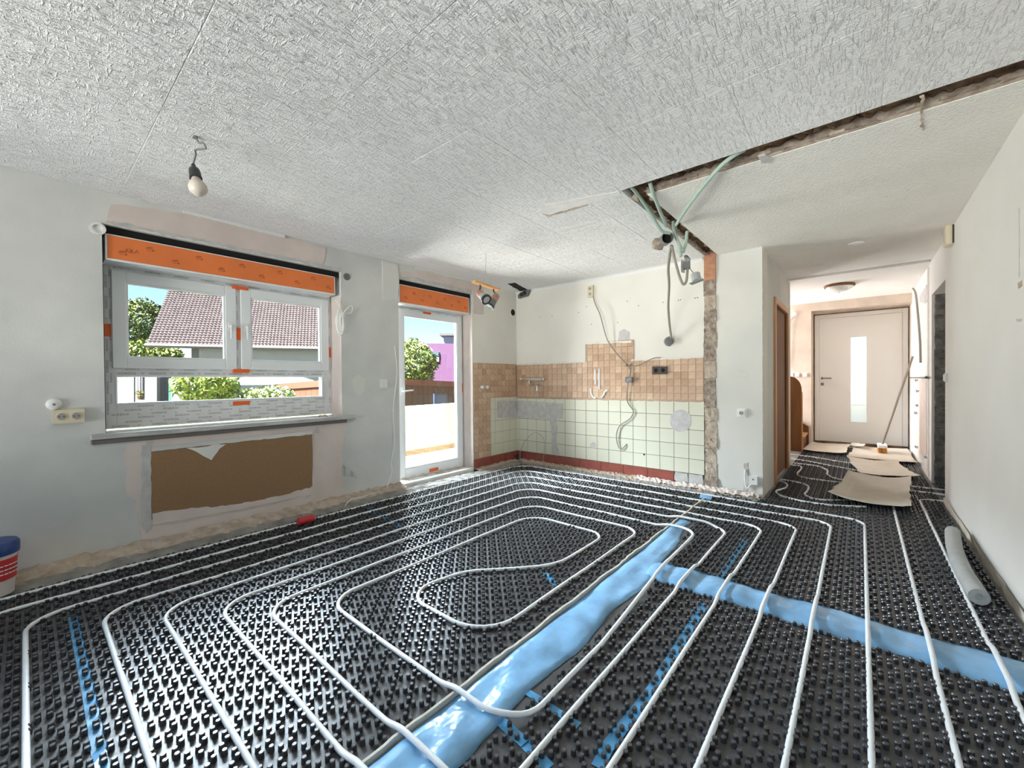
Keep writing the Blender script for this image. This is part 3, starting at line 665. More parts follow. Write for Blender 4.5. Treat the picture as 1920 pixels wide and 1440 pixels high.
# ------------------------------------------------------------------ heating pipe: one long double spiral
def fillet(pts, n=8):
    out = []
    for i, p in enumerate(pts):
        P = Vector((p[0], p[1], 0)); r = p[2] if len(p) > 2 else 0
        if i in (0, len(pts)-1) or r == 0: out.append(P); continue
        A = Vector((pts[i-1][0], pts[i-1][1], 0)); B = Vector((pts[i+1][0], pts[i+1][1], 0))
        a = (A-P).normalized(); b = (B-P).normalized(); ang = a.angle(b); t = r/math.tan(ang/2)
        t = min(t, (A-P).length*.48, (B-P).length*.48); rr_ = t*math.tan(ang/2)
        c = P+(a+b).normalized()*(rr_/math.sin(ang/2)); s = P+a*t; e = P+b*t
        v0, v1 = s-c, e-c; tot = v0.angle(v1); axis = v0.cross(v1).normalized()
        for k in range(n+1): out.append(c+Matrix.Rotation(tot*k/n, 3, axis) @ v0)
    return out
def densify(pts, step=.03):
    out = [pts[0]]
    for a, b in zip(pts, pts[1:]):
        n = max(1, int((b-a).length/step))
        out += [a.lerp(b, k/n) for k in range(1, n+1)]
    return out
S1X0, S1X1, S2Y0, S2Y1 = -1.155, -.935, 2.36, 2.625
def foil_h(x, y):
    """rise of a pipe where it crosses the foil strips"""
    def bumpf(t, a, b, w=.12):
        if a <= t <= b: return 1
        d = (a-t) if t < a else (t-b); return max(0, 1-d/w)**2*(3-2*max(0, 1-d/w)) if d < w else 0
    h = bumpf(x, S1X0+.02, S1X1-.02) if y < 3.5 else 0
    h2 = bumpf(y, S2Y0+.02, S2Y1-.02) if x > -1.0 else 0
    return max(h, h2)
PIPE_R = .0098
k_, l_, m_ = .20, .16, .14
spiral = [(.2266, 5.3), (.2266, -.2, l_), (-3.345, -.2, l_), (-3.345, 4.15, k_), (-.1734, 4.15, m_), (-.1734, .235, l_), (-2.95, .235, l_), (-2.95, 3.70, k_), (-.5734, 3.70, m_),
          (-.5734, .63, l_), (-2.56, .63, l_), (-2.56, 3.27, k_), (-.93, 3.24, m_), (-.925, 2.56, .5), (-.868, 1.62, .5), (-.868, 1.022, l_), (-2.165, 1.022, l_), (-2.165, 2.80, k_), (-1.455, 2.80, m_), (-1.455, 2.14, .35), (-1.84, 1.72, .35),
          (-1.925, 1.325, .16), (-1.292, 1.325, .22), (-1.288, 3.045, m_), (-2.36, 3.045, k_), (-2.36, .785, l_), (-.7734, .785, l_), (-.7734, 3.49, m_), (-2.755, 3.49, k_), (-2.755, .432, l_),
          (-.3734, .432, l_), (-.3734, 3.91, m_), (-3.15, 3.91, k_), (-3.15, -.012, l_), (.0266, -.012, l_), (.0266, 4.385, m_), (-3.55, 4.385, k_), (-3.55, -.42, l_), (.4266, -.42, l_), (.4266, 5.50, .12), (1.2, 5.60)]
path = densify(fillet(spiral), .03)
for p in path: p.z = .0135+.023*foil_h(p.x, p.y)+.0015*math.sin(p.x*9+p.y*7)
hp = MB().tube(path, PIPE_R, 10).build('heating_pipe', M_pipe, None, True)
tag(hp, 'white plastic heating pipe laid as one long double spiral over the black knobbed sheets', 'pipe')
ALLPIPE = list(path)
hall_pipes = [
    ([(-.70, 5.50), (-.62, 5.40), (-.60, 5.20), (-.66, 4.98), (-.60, 4.82), (-.43, 4.72), (-.20, 4.73), (.04, 4.86)], 'white heating pipe kinking out from under the brown hall door, nearest the corner'),
    ([(-.70, 5.58), (-.52, 5.545), (-.43, 5.42), (-.415, 5.2), (-.42, 5.0), (-.34, 4.89), (-.22, 4.92), (.0, 5.1)], 'white heating pipe curving from the brown hall door to the nearest cardboard'),
    ([(-.71, 6.60), (-.60, 6.56), (-.575, 6.35), (-.585, 6.05), (-.52, 5.87), (-.3, 5.82), (.0, 5.82)], 'white heating pipe bending past the far jamb of the brown hall door'),
    ([(-.70, 6.75), (-.45, 6.72), (-.32, 6.5), (-.30, 6.2), (-.2, 6.0), (.0, 5.95)], 'white heating pipe swinging round beside the middle cardboard'),
    ([(-.9, 7.1), (-.6, 7.05), (-.3, 6.85), (-.05, 6.7), (.1, 6.65)], 'white heating pipe running from the stair side under the middle cardboard'),
    ([(-1.0, 7.5), (-.6, 7.45), (-.3, 7.3), (-.1, 7.2), (.1, 7.1)], 'white heating pipe farthest back, by the wooden stair'),
    ([(.3, 6.08), (.5, 6.07), (.9, 6.08)], 'white heating pipe through the bare side opening, back one of two'),
    ([(.3, 5.83), (.5, 5.835), (.9, 5.82)], 'white heating pipe through the bare side opening, front one of two')]
for pts, lab in hall_pipes:
    p = densify(spline([Vector((a, b, .0135)) for a, b in pts], 6), .03); ALLPIPE += p
    tag(MB().tube(p, PIPE_R, 8).build('heating_pipe', M_pipe, None, True), lab, 'pipe', 'heating pipes in the hallway')

# ------------------------------------------------------------------ knobbed sheets
near = {}
for p in ALLPIPE: near.setdefault((int(p.x//.03), int(p.y//.03)), []).append((p.x, p.y))
def blocked(x, y, lim=.0118):
    i, j = int(x//.03), int(y//.03)
    for a in (-1, 0, 1):
        for b in (-1, 0, 1):
            for q in near.get((i+a, j+b), ()):
                if (q[0]-x)**2+(q[1]-y)**2 < lim*lim: return True
    return False
KR, KH, N = .0084, .0195, 9
kv = [(KR*f_*math.cos(2*math.pi*k/N), KR*f_*math.sin(2*math.pi*k/N), h_) for f_, h_ in ((1.10, 0), (1.0, KH*.86), (.80, KH)) for k in range(N)]
kf = [(i*N+k, i*N+(k+1) % N, (i+1)*N+(k+1) % N, (i+1)*N+k) for i in range(2) for k in range(N)]+[tuple(2*N+k for k in range(N))]
def sheet(name_label, x0, x1, y0, y1, off, parts, extra=None):
    t = thing('knobbed_heating_sheet', name_label, 'heating mat', ((x0+x1)/2, (y0+y1)/2, 0), 'black knobbed underfloor heating sheets')
    MB().box(x0, x1, y0, y1, -.003, .0015).build('base_sheet', M_mat, t)
    P = .05; d = .0146; ks = []
    for i in range(int((x0-off[0])/P)-1, int((x1-off[0])/P)+2):
        for j in range(int((y0-off[1])/P)-1, int((y1-off[1])/P)+2):
            if (i+j) % 2: continue
            cx, cy_ = off[0]+i*P, off[1]+j*P
            for sx in (-d, d):
                for sy in (-d, d):
                    x, y = cx+sx, cy_+sy
                    if x0+.008 < x < x1-.008 and y0+.008 < y < y1-.008 and not blocked(x, y) and not (extra and extra(x, y)): ks.append((x, y))
    ks.sort(key=lambda q: q[0]**2+q[1]**2)
    # the ones the photograph shows largest become single parts
    vis = [q for q in ks if (lambda v: v.dot(fw) > .3 and abs(v.dot(rt)/v.dot(fw)) < 1.24 and v.dot(up)/v.dot(fw) > -.93)(Vector((q[0], q[1], -HC)))]
    single = set(vis[:parts]); rest = [q for q in ks if q not in single]
    if parts:
        me = bpy.data.meshes.new('knob'); me.from_pydata(kv, [], kf); me.materials.append(M_knob)
        for q in vis[:parts]:
            o = bpy.data.objects.new('knob', me); COL.objects.link(o); o.parent = t; o.location = (q[0]-t.location.x, q[1]-t.location.y, .0015)
    A = np.array(rest); V = np.array(kv); n = len(A)
    vv = (V[None]+np.concatenate([A, np.full((n, 1), .0015)], 1)[:, None]).reshape(-1, 3)
    fs = []
    for i in range(n):
        o_ = i*3*N; fs += [tuple(a+o_ for a in f) for f in kf]
    me = bpy.data.meshes.new('knob_field'); me.from_pydata(vv.tolist(), [], fs); me.materials.append(M_knob)
    o = bpy.data.objects.new('knob_field', me); COL.objects.link(o); o.parent = t; o.matrix_parent_inverse = Matrix.Translation(-t.location); o['kind'] = 'stuff'
    return t
sheet('large black knobbed heating sheet between the window wall and the long blue foil', -3.62, S1X0-.004, -.75, 4.45, (-1.5995, .529), 280)
sheet('black knobbed heating sheet in front of the blue foil cross strip, at the right wall', S1X1-.01, XR-.015, .25, S2Y0+.01, (-.8234, 1.462), 280)
sheet('black knobbed heating sheet behind the blue foil cross strip, before the hallway', S1X0+.02, XR-.02, S2Y1-.01, 4.62, (-.8234, 1.462), 0, lambda x, y: y < 3.5 and x < S1X0+.235-.105*min(1, max(0, (y-2.5)/.9)))
sheet('black knobbed heating sheet running down the hallway under the cardboard', XH+.03, XR-.02, 4.64, 8.55, (-.8234, 1.462), 0)
sheet('black knobbed heating sheet in the bare side opening off the hallway', XR, 1.6, YO0+.02, YO1-.05, (-.8234, 1.462), 0)

# blue joint tapes on the sheets
def tape(pts, w, label, z=.0028):
    P = [onz(a, b, z) for a, b in pts]; mb = MB()
    for i in range(len(P)-1):
        a, b = P[i], P[i+1]; n = max(2, int((b-a).length/.05)); s = (b-a).cross(Vector((0, 0, 1))).normalized()*w/2
        q = [a.lerp(b, k/n) for k in range(n+1)]
        v = [c+s*sgn+Vector((0, 0, rr.uniform(0, .003) if dz else 0)) for c in q for sgn, dz in ((-1, 1), (1, 1))]
        mb.add(v, [(2*k, 2*k+1, 2*k+3, 2*k+2) for k in range(n)])
    o = mb.build('joint_tape', M_tape); m = o.modifiers.new('thickness', 'SOLIDIFY'); m.thickness = .001
    tag(o, label, 'tape', 'blue tapes over the sheet joints')
tape([(137, 1156), (165, 1290), (192, 1450)], .035, 'straight blue tape between heating pipes near the left edge')
tape([(660, 934), (712, 966), (760, 992)], .04, 'blue tape reaching under the window wall ledge beside the thin white cable')
tape([(1398, 1012), (1345, 1090)], .035, 'short blue tape behind the blue foil cross strip')
tape([(1322, 1132), (1225, 1290), (1140, 1400), (1120, 1440)], .04, 'long blue tape in front of the blue foil cross strip')
tape([(930, 1345), (985, 1395), (1030, 1440)], .04, 'blue tape below the lowest pipe bend at the bottom')
tape([(1020, 1075), (1045, 1098)], .04, 'scrap of blue tape inside the innermost pipe loop')
tape([(985, 1295), (1060, 1345), (1085, 1362)], .03, 'blue tape right of the long blue foil near the bottom')

# foil strips with wrinkles
def foil(label, f_pts, nu, nv, seed, z0=.004):
    """f_pts(u,v)->(x,y); v across"""
    r = random.Random(seed); ph = [(r.uniform(3, 11), r.uniform(-5, 5), r.uniform(0, 6.3)) for _ in range(9)]; mb = MB(); vs_ = []
    for i in range(nu+1):
        for j in range(nv+1):
            u, v = i/nu, j/nv; x, y = f_pts(u, v, r)
            e = math.sin(math.pi*min(1, max(0, v)))**.45
            w = sum(abs(math.sin(a*(x+y*.3)*2.2+b*y*1.6+c)) for a, b, c in ph)/9
            h = z0+e*(.008+.030*(w-.45)*1.7) + e*r.uniform(-.0014, .0014)
            vs_.append((x, y, max(.002, h)))
    mb.add(vs_, [(i*(nv+1)+j, (i+1)*(nv+1)+j, (i+1)*(nv+1)+j+1, i*(nv+1)+j+1) for i in range(nu) for j in range(nv)])
    o = mb.build('foil_strip', M_blue, None, True); m = o.modifiers.new('thickness', 'SOLIDIFY'); m.thickness = .0012
    return tag(o, label, 'foil', 'blue foil strips on the floor')
def s1(u, v, r):
    y = .2+u*3.28; wd = .205 if y < 2.5 else .205-.105*min(1, (y-2.5)/.9)
    return S1X0+.006+v*wd+(.012*math.sin(y*9)+r.uniform(-.004, .004))*v, y
def s2(u, v, r):
    x = -.99+u*(XR+.98); return x, S2Y0+v*(S2Y1-S2Y0)+(.012*math.sin(x*11+v*3)+r.uniform(-.003, .003))
foil('wrinkled blue plastic foil strip running lengthwise toward the tiled wall', s1, 90, 9, 4)
foil('wrinkled blue plastic foil strip crossing to the right wall', s2, 50, 8, 9)
# foam joint strip standing along the long foil
ep = [Vector((S1X0+.004*math.sin(y*14)+rr.uniform(-.003, .003), y, 0)) for y in np.arange(.2, 4.25, .04)]
mb = MB()
for a, b in zip(ep, ep[1:]): mb.add([a+Vector((-.005, 0, 0)), a+Vector((.005, 0, 0)), b+Vector((.005, 0, 0)), b+Vector((-.005, 0, 0)), a+Vector((-.005, 0, .024)), a+Vector((.005, 0, .024)), b+Vector((.005, 0, .024)), b+Vector((-.005, 0, .024))], [(0, 1, 2, 3), (4, 7, 6, 5), (0, 4, 5, 1), (1, 5, 6, 2), (2, 6, 7, 3), (3, 7, 4, 0)])
tag(mb.build('foam_joint_strip', M_foam), 'thin beige foam joint strip along the left edge of the long blue foil', 'foam strip')
pb = onz(1322, 933, .02); tag(MB().prism(jag([pb+Vector((-.05, -.03, -.017)), pb+Vector((.06, -.03, -.017)), pb+Vector((.05, .10, -.015)), pb+Vector((-.06, .10, -.015))], .006, .03, 5), (0, 0, .02)).build('foil_scrap', M_blue), 'small blue foil scrap at the foot of the broken brick seam', 'foil')

# ------------------------------------------------------------------ cardboard sheets in the hall
def card(pts, label, bow, seed, z=.031):
    A, B, C, D = (Vector((*p, z)) for p in pts); n = 10; mb = MB(); r = random.Random(seed); v = []
    for i in range(n+1):
        for j in range(n+1):
            u, w = i/n, j/n; p = A.lerp(B, u).lerp(D.lerp(C, u), w); e = (abs(u-.5)*2)**3+(abs(w-.5)*2)**3
            p.z += bow*e+.006*math.sin(u*7+seed)*math.sin(w*5)+ (bow*1.2*max(0, .25-u) if seed % 2 else 0)
            if i in (0, n) or j in (0, n): p += Vector((r.uniform(-.012, .012), r.uniform(-.012, .012), 0))
            v.append(p)
    mb.add(v, [(i*(n+1)+j, (i+1)*(n+1)+j, (i+1)*(n+1)+j+1, i*(n+1)+j+1) for i in range(n) for j in range(n)])
    o = mb.build('cardboard_sheet', M_card); m = o.modifiers.new('thickness', 'SOLIDIFY'); m.thickness = .006; m.offset = 1
    tag(o, label, 'cardboard', 'cardboard sheets in the hallway')
card([(-.225, 4.86), (.32, 4.80), (.417, 6.20), (-.108, 6.146)], 'bowed grey cardboard sheet nearest the room', .035, 3)
card([(.01, 6.24), (.517, 6.50), (.363, 7.45), (-.142, 7.44)], 'cardboard sheet lying askew in the middle of the hallway', .02, 4, .034)
card([(-.151, 7.59), (.575, 7.58), (.57, 8.88), (-.053, 8.87)], 'pale cardboard sheet under the broom by the front door', .012, 5, .031)
card([(-.69, 7.87), (-.169, 7.85), (-.136, 8.93), (-.66, 8.90)], 'cardboard sheet by the wooden stair at the front door', .015, 6, .031)
card([(-.13, 8.55), (.05, 8.52), (.06, 8.86), (-.10, 8.90)], 'small torn cardboard piece at the front door threshold', .012, 8, .075)

# ------------------------------------------------------------------ hallway: brown door, front door, stair, broom, lamp
d2 = struct('door_2', None, None, 'brown wooden door with orange-edged frame on the left of the hallway')
mb = MB()
for a, b, c, d in ((HD0, HD0+.07, 0, HDZ), (HD1-.07, HD1, 0, HDZ), (HD0+.07, HD1-.07, HDZ-.07, HDZ)): mb.bbox(XH-.002, XH+.022, a, b, c, d, .004)
mb.build('casing', M_wood2, d2)
mb = MB()
for a, b, c, d in ((HD0+.06, HD0+.08, 0, HDZ-.06), (HD1-.08, HD1-.06, 0, HDZ-.06), (HD0+.06, HD1-.06, HDZ-.08, HDZ-.06)): mb.box(XH-.12, XH+.0, a, b, c, d)
mb.build('lining', M_wood, d2)
MB().bbox(XH-.055, XH-.015, HD0+.082, HD1-.082, .012, HDZ-.082, .003).build('leaf', M_wood, d2)
MB().bbox(XH-.13, XH+.012, 6.60, 6.66, 0, ZC+.02, .004).build('white_jamb', M_pale, wall_h)

YD = 9.2
fd = struct('door_3', None, None, 'white front door with a tall narrow glass slit')
mb = MB()
for a, b, c, d in ((FD0, FD0+.065, FDZ0, FDZ1), (FD1-.065, FD1, FDZ0, FDZ1), (FD0+.065, FD1-.065, FDZ1-.065, FDZ1)): mb.bbox(a, b, YD-.02, YD+.06, c, d, .004)
mb.build('frame', M_frame, fd)
gx0, gx1, gz0, gz1 = -.126, .084, .405, 1.868
lf = MB(); cells(lf, FD0+.068, FD1-.068, FDZ0, FDZ1-.068, [(gx0, gx1, gz0, gz1)], lambda a, b, c, d: lf.box(a, b, YD, YD+.06, c, d)); leaf3 = lf.build('leaf', M_doorw, fd)
MB().box(gx0, gx1, YD+.028, YD+.034, gz0, gz1).build('glass_slit', M_frost, leaf3)
bars = MB()
for k in range(1, 5): z = gz0+(gz1-gz0)*(k/5); bars.box(gx0, gx1, YD+.024, YD+.036, z-.002, z+.002)
bars.build('glass_line', M_socketw, leaf3)
h = MB(); h.bbox(-.535, -.505, YD-.008, YD, 1.145, 1.185, .003); h.tube([(-.52, YD-.005, 1.165), (-.52, YD-.05, 1.165), (-.50, YD-.055, 1.165), (-.385, YD-.055, 1.163)], .010, 8); h.build('lever_handle', M_dgrey, leaf3, True)
MB().bbox(-.54, -.495, YD-.012, YD, 1.035, 1.085, .003).build('lock_plate', M_dgrey, leaf3)
gp = MB()
for a, b, c, d in ((FD0-.018, FD0, .0, FDZ1+.02), (FD1, FD1+.016, .0, FDZ1+.02), (FD0-.018, FD1+.016, FDZ1, FDZ1+.02), (FD0, FD1, 0, FDZ0)): gp.box(a, b, YD-.012, YD+.02, c, d)
gp.build('open_joint', M_brown_slot, fd)
# world outside the front door: bright paved porch
porch = struct('ground_porch', MB().box(-3, 3, 9.42, 14, -.2, -.1), M_balc)

t = thing('wooden_stair', 'brown wooden stair start with rounded side panel, left of the front door', 'stair', (-1.0, 8.2, 0))
poly = [(-1.5, 8.0, 0), (-.715, 8.0, 0), (-.715, 8.0, .95)]+[(-.715-.16+.16*math.cos(a), 8.0, .99+.21*math.sin(a)) for a in [math.pi/2*k/8 for k in range(9)]]+[(-1.5, 8.0, 1.22)]
MB().prism(poly, (0, .04, 0)).build('side_panel', M_wood, t)
MB().prism([(-.715, 7.998, 0), (-.703, 7.998, 0), (-.703, 7.998, .95), (-.715, 7.998, .95)], (0, .044, 0)).build('panel_edge', M_wood2, t)
MB().bbox(-1.6, -.71, 8.04, 8.70, .0, .20, .004).build('riser', M_wood, t)
MB().bbox(-1.6, -.69, 8.04, 8.72, .20, .235, .006).build('tread', M_wood2, t)
MB().bbox(-1.6, -.84, 8.05, 8.70, .235, .42, .004).build('riser', M_wood, t)
MB().bbox(-1.6, -.82, 8.05, 8.72, .42, .45, .006).build('tread', M_wood2, t)
MB().prism([(-.68, 8.70, .05), (-.68, 8.70, .33), (-1.05, 8.70, .58), (-1.05, 8.70, .05)], (0, .04, 0)).build('stringer', M_wood, t)

t = thing('broom', 'broom with white head and orange bristles leaning in the hallway corner', 'broom', (.24, 8.40, .05))
hd = Vector((.255, 8.40, .075))
MB().bbox(hd.x-.055, hd.x+.055, hd.y-.14, hd.y+.14, hd.z+.035, hd.z+.085, .01).build('head', M_white, t)
br = MB()
for i in range(5):
    for j in range(12):
        x, y = hd.x-.042+i*.021, hd.y-.125+j*.0225; br.tube([(x, y, hd.z+.036), (x+rr.uniform(-.008, .012), y+rr.uniform(-.01, .01), hd.z-.038)], .009, 5)
br.build('bristles', M_broom, t)
tp = Vector((.585, 8.35, 1.475))
MB().tube([hd+Vector((0, 0, .07)), tp], .0125, 8).build('stick', M_handle, t, True)

t = thing('ceiling_lamp', 'shallow glass ceiling lamp with wooden rim in the entrance', 'lamp', (-.22, 7.30, ZC))
MB().lathe([(.165, 0), (.175, -.012), (.17, -.03), (.15, -.034)], (-.22, 7.30, ZC), n=28).build('rim', M_wood, t, True)
MB().lathe([(.158, -.026), (.14, -.052), (.10, -.078), (.05, -.094), (.012, -.10), (.010, -.112), (0, -.113)], (-.22, 7.30, ZC), n=28).build('glass_bowl', mat('pressed_lamp_glass', (.75, .76, .74), .12, spec=.8, bump=.8, bscale=40), t, True)
tag(MB().lathe([(.062, 0), (.062, -.012), (.05, -.02), (.02, -.022)], (-.03, 5.15, ZC), n=22).build('smoke_detector', M_socketw, None, True), 'small round white detector on the ceiling before the hallway', 'detector')

# hall right wall: hanging conduit, pipe stub, brackets, scars
wallthing = lambda n, mb, m, lab, cat, grp=None: tag(mb.build(n, m, None, True), lab, cat, grp)
cd = [onx(1712, 541, XR-.03), onx(1717, 552, XR-.03), onx(1722, 600, XR-.03), onx(1725, 640, XR-.03), onx(1726, 680, XR-.03)]
wallthing('conduit', MB().tube(spline(cd, 5), .013, 8), M_cable, 'bent grey conduit hanging on the right wall by the front door', 'conduit')
wallthing('pipe_stub', MB().tube([onx(1704, 708, XR-.01), onx(1736, 708, XR-.05), onx(1736, 706, XR-.004)], .009, 8), M_dgrey, 'thin dark pipe stub along the right wall behind the broom', 'pipe')
patch(('x', XR), [(1724, 712), (1737, 712), (1738, 850), (1733, 858), (1725, 850)], 0, -.004, M_pink, 'bare_plaster', wall_r, .01, .05, 61)
patch(('x', XR), [(1724, 555), (1738, 535), (1742, 558), (1736, 568), (1724, 566)], 0, -.004, M_patch, 'bare_plaster', wall_r, .01, .05, 62)
patch(('x', XR), [(1739, 500), (1742, 500), (1742, 895), (1739, 880)], 0, -.003, M_patch, 'chased_channel', wall_r, .006, .06, 63)
for k, (a, b) in enumerate([(1718, 713), (1731, 715), (1720, 733), (1719, 760), (1717, 774), (1718, 838), (1727, 847), (1735, 857)]):
    patch(('x', XR), [(a-3, b-2), (a+3, b-1), (a+3, b+2), (a-2, b+2)], 0, -.003, M_rubble2, 'plaster_scar', wall_r, .008, .05, 70+k)
# cracks in the right wall plaster
patch(('x', XR), [(1911, 390), (1912.5, 390), (1912, 520), (1911, 520)], 0, -.0015, M_patch, 'hairline_crack', wall_r, .003, .04, 80)
patch(('x', XR), [(1909, 530), (1917, 526), (1917, 536), (1910, 541)], 0, -.002, M_mortar, 'plaster_scar', wall_r, .002, .01, 81)
patch(('x', XR), [(1906, 598), (1917, 597), (1917, 602), (1908, 603)], 0, -.002, M_patch, 'plaster_scar', wall_r, .002, .01, 82)
patch(('x', XR), [(1786, 420), (1792, 410), (1850, 305), (1905, 205), (1909, 205), (1852, 309), (1793, 414), (1788, 424)], 0, -.002, M_white, 'filled_ceiling_joint', wall_r, .004, .05, 83)
c = onx(1787, 441, XR); t = thing('chime_box', 'small beige box high on the right wall at the hallway opening', 'junction box', c)
MB().bbox(XR-.05, XR, c.y-.06, c.y+.06, c.z-.085, c.z+.085, .006).build('housing', M_socket, t)
MB().box(XR-.012, XR, c.y-.066, c.y-.055, c.z-.078, c.z+.078).build('dark_edge', M_dark, t)
c = onx(1775, 708, XR); t = thing('wall_switch', 'white switch on the end of the right wall beside the bare opening', 'switch', c)
MB().bbox(XR-.012, XR, c.y-.04, c.y+.04, c.z-.04, c.z+.04, .004).build('plate', M_socketw, t)
MB().bbox(XR-.02, XR-.01, c.y-.028, c.y+.028, c.z-.03, c.z+.03, .003).build('rocker', M_socketw, t)
for k, px in enumerate((1483, 1495, 1510)):
    c = ony(px, 703, YF); t = thing('wall_switch', ('leftmost', 'middle', 'rightmost')[k]+' of three white switches on the salmon wall by the stair', 'switch', c, 'switches by the stair')
    MB().bbox(c.x-.036, c.x+.036, YF-.012, YF, c.z-.036, c.z+.036, .004).build('plate', M_socketw, t); MB().bbox(c.x-.026, c.x+.026, YF-.018, YF-.011, c.z-.026, c.z+.026, .003).build('rocker', M_socketw, t)
c = ony(1489, 590, YF); t = thing('wall_lamp_socket', 'white ceiling rose with a thin hanging cable on the salmon stair wall', 'cable outlet', c)
MB().lathe([(.045, 0), (.045, .012), (.03, .025), (0, .027)], (c.x, YF, c.z), (0, -1, 0), 18).build('rose', M_socketw, t, True)
MB().tube(spline([(c.x, YF-.02, c.z-.03), (c.x-.06, YF-.03, c.z-.15), (c.x-.08, YF-.025, c.z-.5), (c.x-.09, YF-.02, c.z-.9)], 5), .006, 6).build('cable', M_cable, t)

# ------------------------------------------------------------------ floor objects
tb = [onz(1786, 1003, .04), onz(1790, 1035, .04), onz(1803, 1072, .04), onz(1822, 1105, .04), onz(1836, 1128, .04)]
t = thing('foam_pipe_sleeve', 'bent grey foam insulation sleeve lying by the right wall', 'pipe insulation', tb[2])
pp = spline([p+Vector((0, 0, .023)) for p in tb], 5); MB().tube(pp, .040, 16, cap=False).build('sleeve', M_tube, t, True)
e = pp[-1]; dr_ = (pp[-1]-pp[-2]).normalized(); MB().lathe([(.016, -.12), (.016, 0.0), (.040, .0), (.0385, -.006)], e, dr_, 16).build('cut_end', M_tube, t)
MB().lathe([(.0155, -.02), (.0155, -.018)], e, dr_, 14).build('bore', M_void, t)

c = Vector((-3.655, -.135, .02)); t = thing('bucket', 'small tub with blue lid and red label at the left edge', 'bucket', c)
MB().lathe([(.085, 0), (.098, .20), (.098, .225)], c, n=28).build('tub', mat('white_tub', (.62, .58, .55), .5), t, True)
MB().lathe([(.107, .222), (.109, .235), (.109, .275), (.100, .29), (.0, .292)], c, n=28).build('lid', M_bluelid, t, True)
MB().lathe([(.0945, .085), (.0995, .20)], c, n=28).build('label_band', M_redlab, t, True)
lt = MB()
for zz, w_ in ((.165, .03), (.142, .035), (.12, .028)):
    for s_ in range(5):
        a = R(20+s_*11); lt.tube([(c.x+.0995*math.cos(a+R(u)), c.y+.0995*math.sin(a+R(u)), c.z+zz) for u in (0, 4, 8)], .003, 5)
lt.build('label_print', M_socketw, t)

a, b = onz(561, 978, .04), onz(585, 972, .04); t = thing('drink_can', 'red can lying on the floor edge below the wide window', 'can', (a+b)/2)
dv = (b-a).normalized(); ln = (b-a).length+.03
MB().lathe([(.022, 0), (.031, .01), (.031, ln-.012), (.024, ln)], a-dv*.015, dv, 20).build('body', M_redlab, t, True)
MB().lathe([(.024, -.001), (.022, .001)], b+dv*.015, dv, 16).build('lid', M_alu, t)

# thin white cable from the wall by the balcony door down to the floor edge
P = [onx(740, 648, XL+.012), onx(744, 700, XL+.012), onx(737, 770, XL+.012), onx(739, 830, XL+.014), onx(733, 870, XL+.014), onx(735, 882, XL+.014), onx(728, 905, XL+.012), onx(721, 922, XL+.05), onz(700, 924, .075), onz(680, 932, .06), onz(659, 936, .05), onz(647, 948, .03)]
wallthing('loose_cable', MB().tube(spline(P, 6), .0045, 6), M_cablew, 'thin white cable hanging beside the balcony door onto the floor edge', 'cable')
P = [onz(975, 864, .05), onx(976, 845, XL+.15), onx(985, 826, XL+.2), ony(1000, 812, YK-.12), ony(1013, 815, YK-.08), ony(1021, 828, YK-.06), ony(1020, 850, YK-.05), onz(1017, 868, .03)]
wallthing('steel_wire_loop', MB().tube(spline(P, 6), .0035, 6), M_wire, 'thin wire arching from the floor in the tiled corner', 'wire')
wallthing('drain_stub', MB().lathe([(.03, 0), (.03, .09), (.024, .09), (.024, .07)], (XL+.055, YK-.055, .0), n=14), M_dark, 'dark drain stub at the foot of the tiled corner', 'pipe')

# ------------------------------------------------------------------ sockets, switches, rings on the walls
def frame_y(c): return Vector((1, 0, 0)), Vector((0, -1, 0))       # wall_back: right, out
def frame_x(c): return Vector((0, 1, 0)), Vector((1, 0, 0))        # wall_left: right, out
def plate(t, c, rx, out, w, h, d, m, name='plate'):
    return MB().obox(Vector(c)+out*d/2, rx, (0, 0, 1), out, w/2, h/2, d/2).build(name, m, t)
def cup(t, c, out, r, m1, m2):
    c = Vector(c); MB().lathe([(r*1.1, 0), (r*1.1, .003), (r, .004)], c, out, 20).build('socket_rim', m1, t, True)
    o = MB().lathe([(r*.9, .0042), (r*.9, .0046)], c, out, 20).build('socket_cup', m2, t)
    s = out.cross(Vector((0, 0, 1)))
    mb = MB()
    for k in (-1, 1): mb.lathe([(.0035, .0047), (.0035, .0052)], c+s*k*.0095, out, 8)
    mb.build('contact_hole', M_void, o)
X, YO = frame_y(0); 
c = ony(1109, 547, YK); t = thing('double_socket', 'ivory upright double socket high on the tiled wall', 'socket', c)
plate(t, c, X, YO, .075, .145, .035, M_socket, 'housing')
for dz in (-.034, .034): cup(t, c+YO*.035+Vector((0, 0, dz)), YO, .022, M_socket, M_hole)
c = ony(1237.5, 694.5, YK-.010); t = thing('double_socket', 'dark brown double socket on the brown mosaic tiles', 'socket', c)
plate(t, c, X, YO, .168, .088, .020, M_dark, 'housing')
for dx in (-.042, .042): cup(t, c+YO*.020+X*dx, YO, .024, M_dark, M_void)
c = ony(1391, 774, YK-.004); t = thing('wall_socket', 'single white socket on the pale wall left of the hallway', 'socket', c)
plate(t, c, X, YO, .085, .085, .012, M_socketw); plate(t, c+YO*.012, X, YO, .062, .062, .016, M_socketw, 'inner_block'); cup(t, c+YO*.028, YO, .022, M_socketw, M_hole)
c = ony(1413, 900, YK-.004); t = thing('wall_outlet', 'small white outlet near the floor at the hallway corner', 'socket', c)
plate(t, c, X, YO, .075, .085, .03, M_socketw, 'housing'); MB().lathe([(.006, .031), (.006, .033)], c+Vector((0, 0, .01)), YO, 10).build('port', M_void, t)
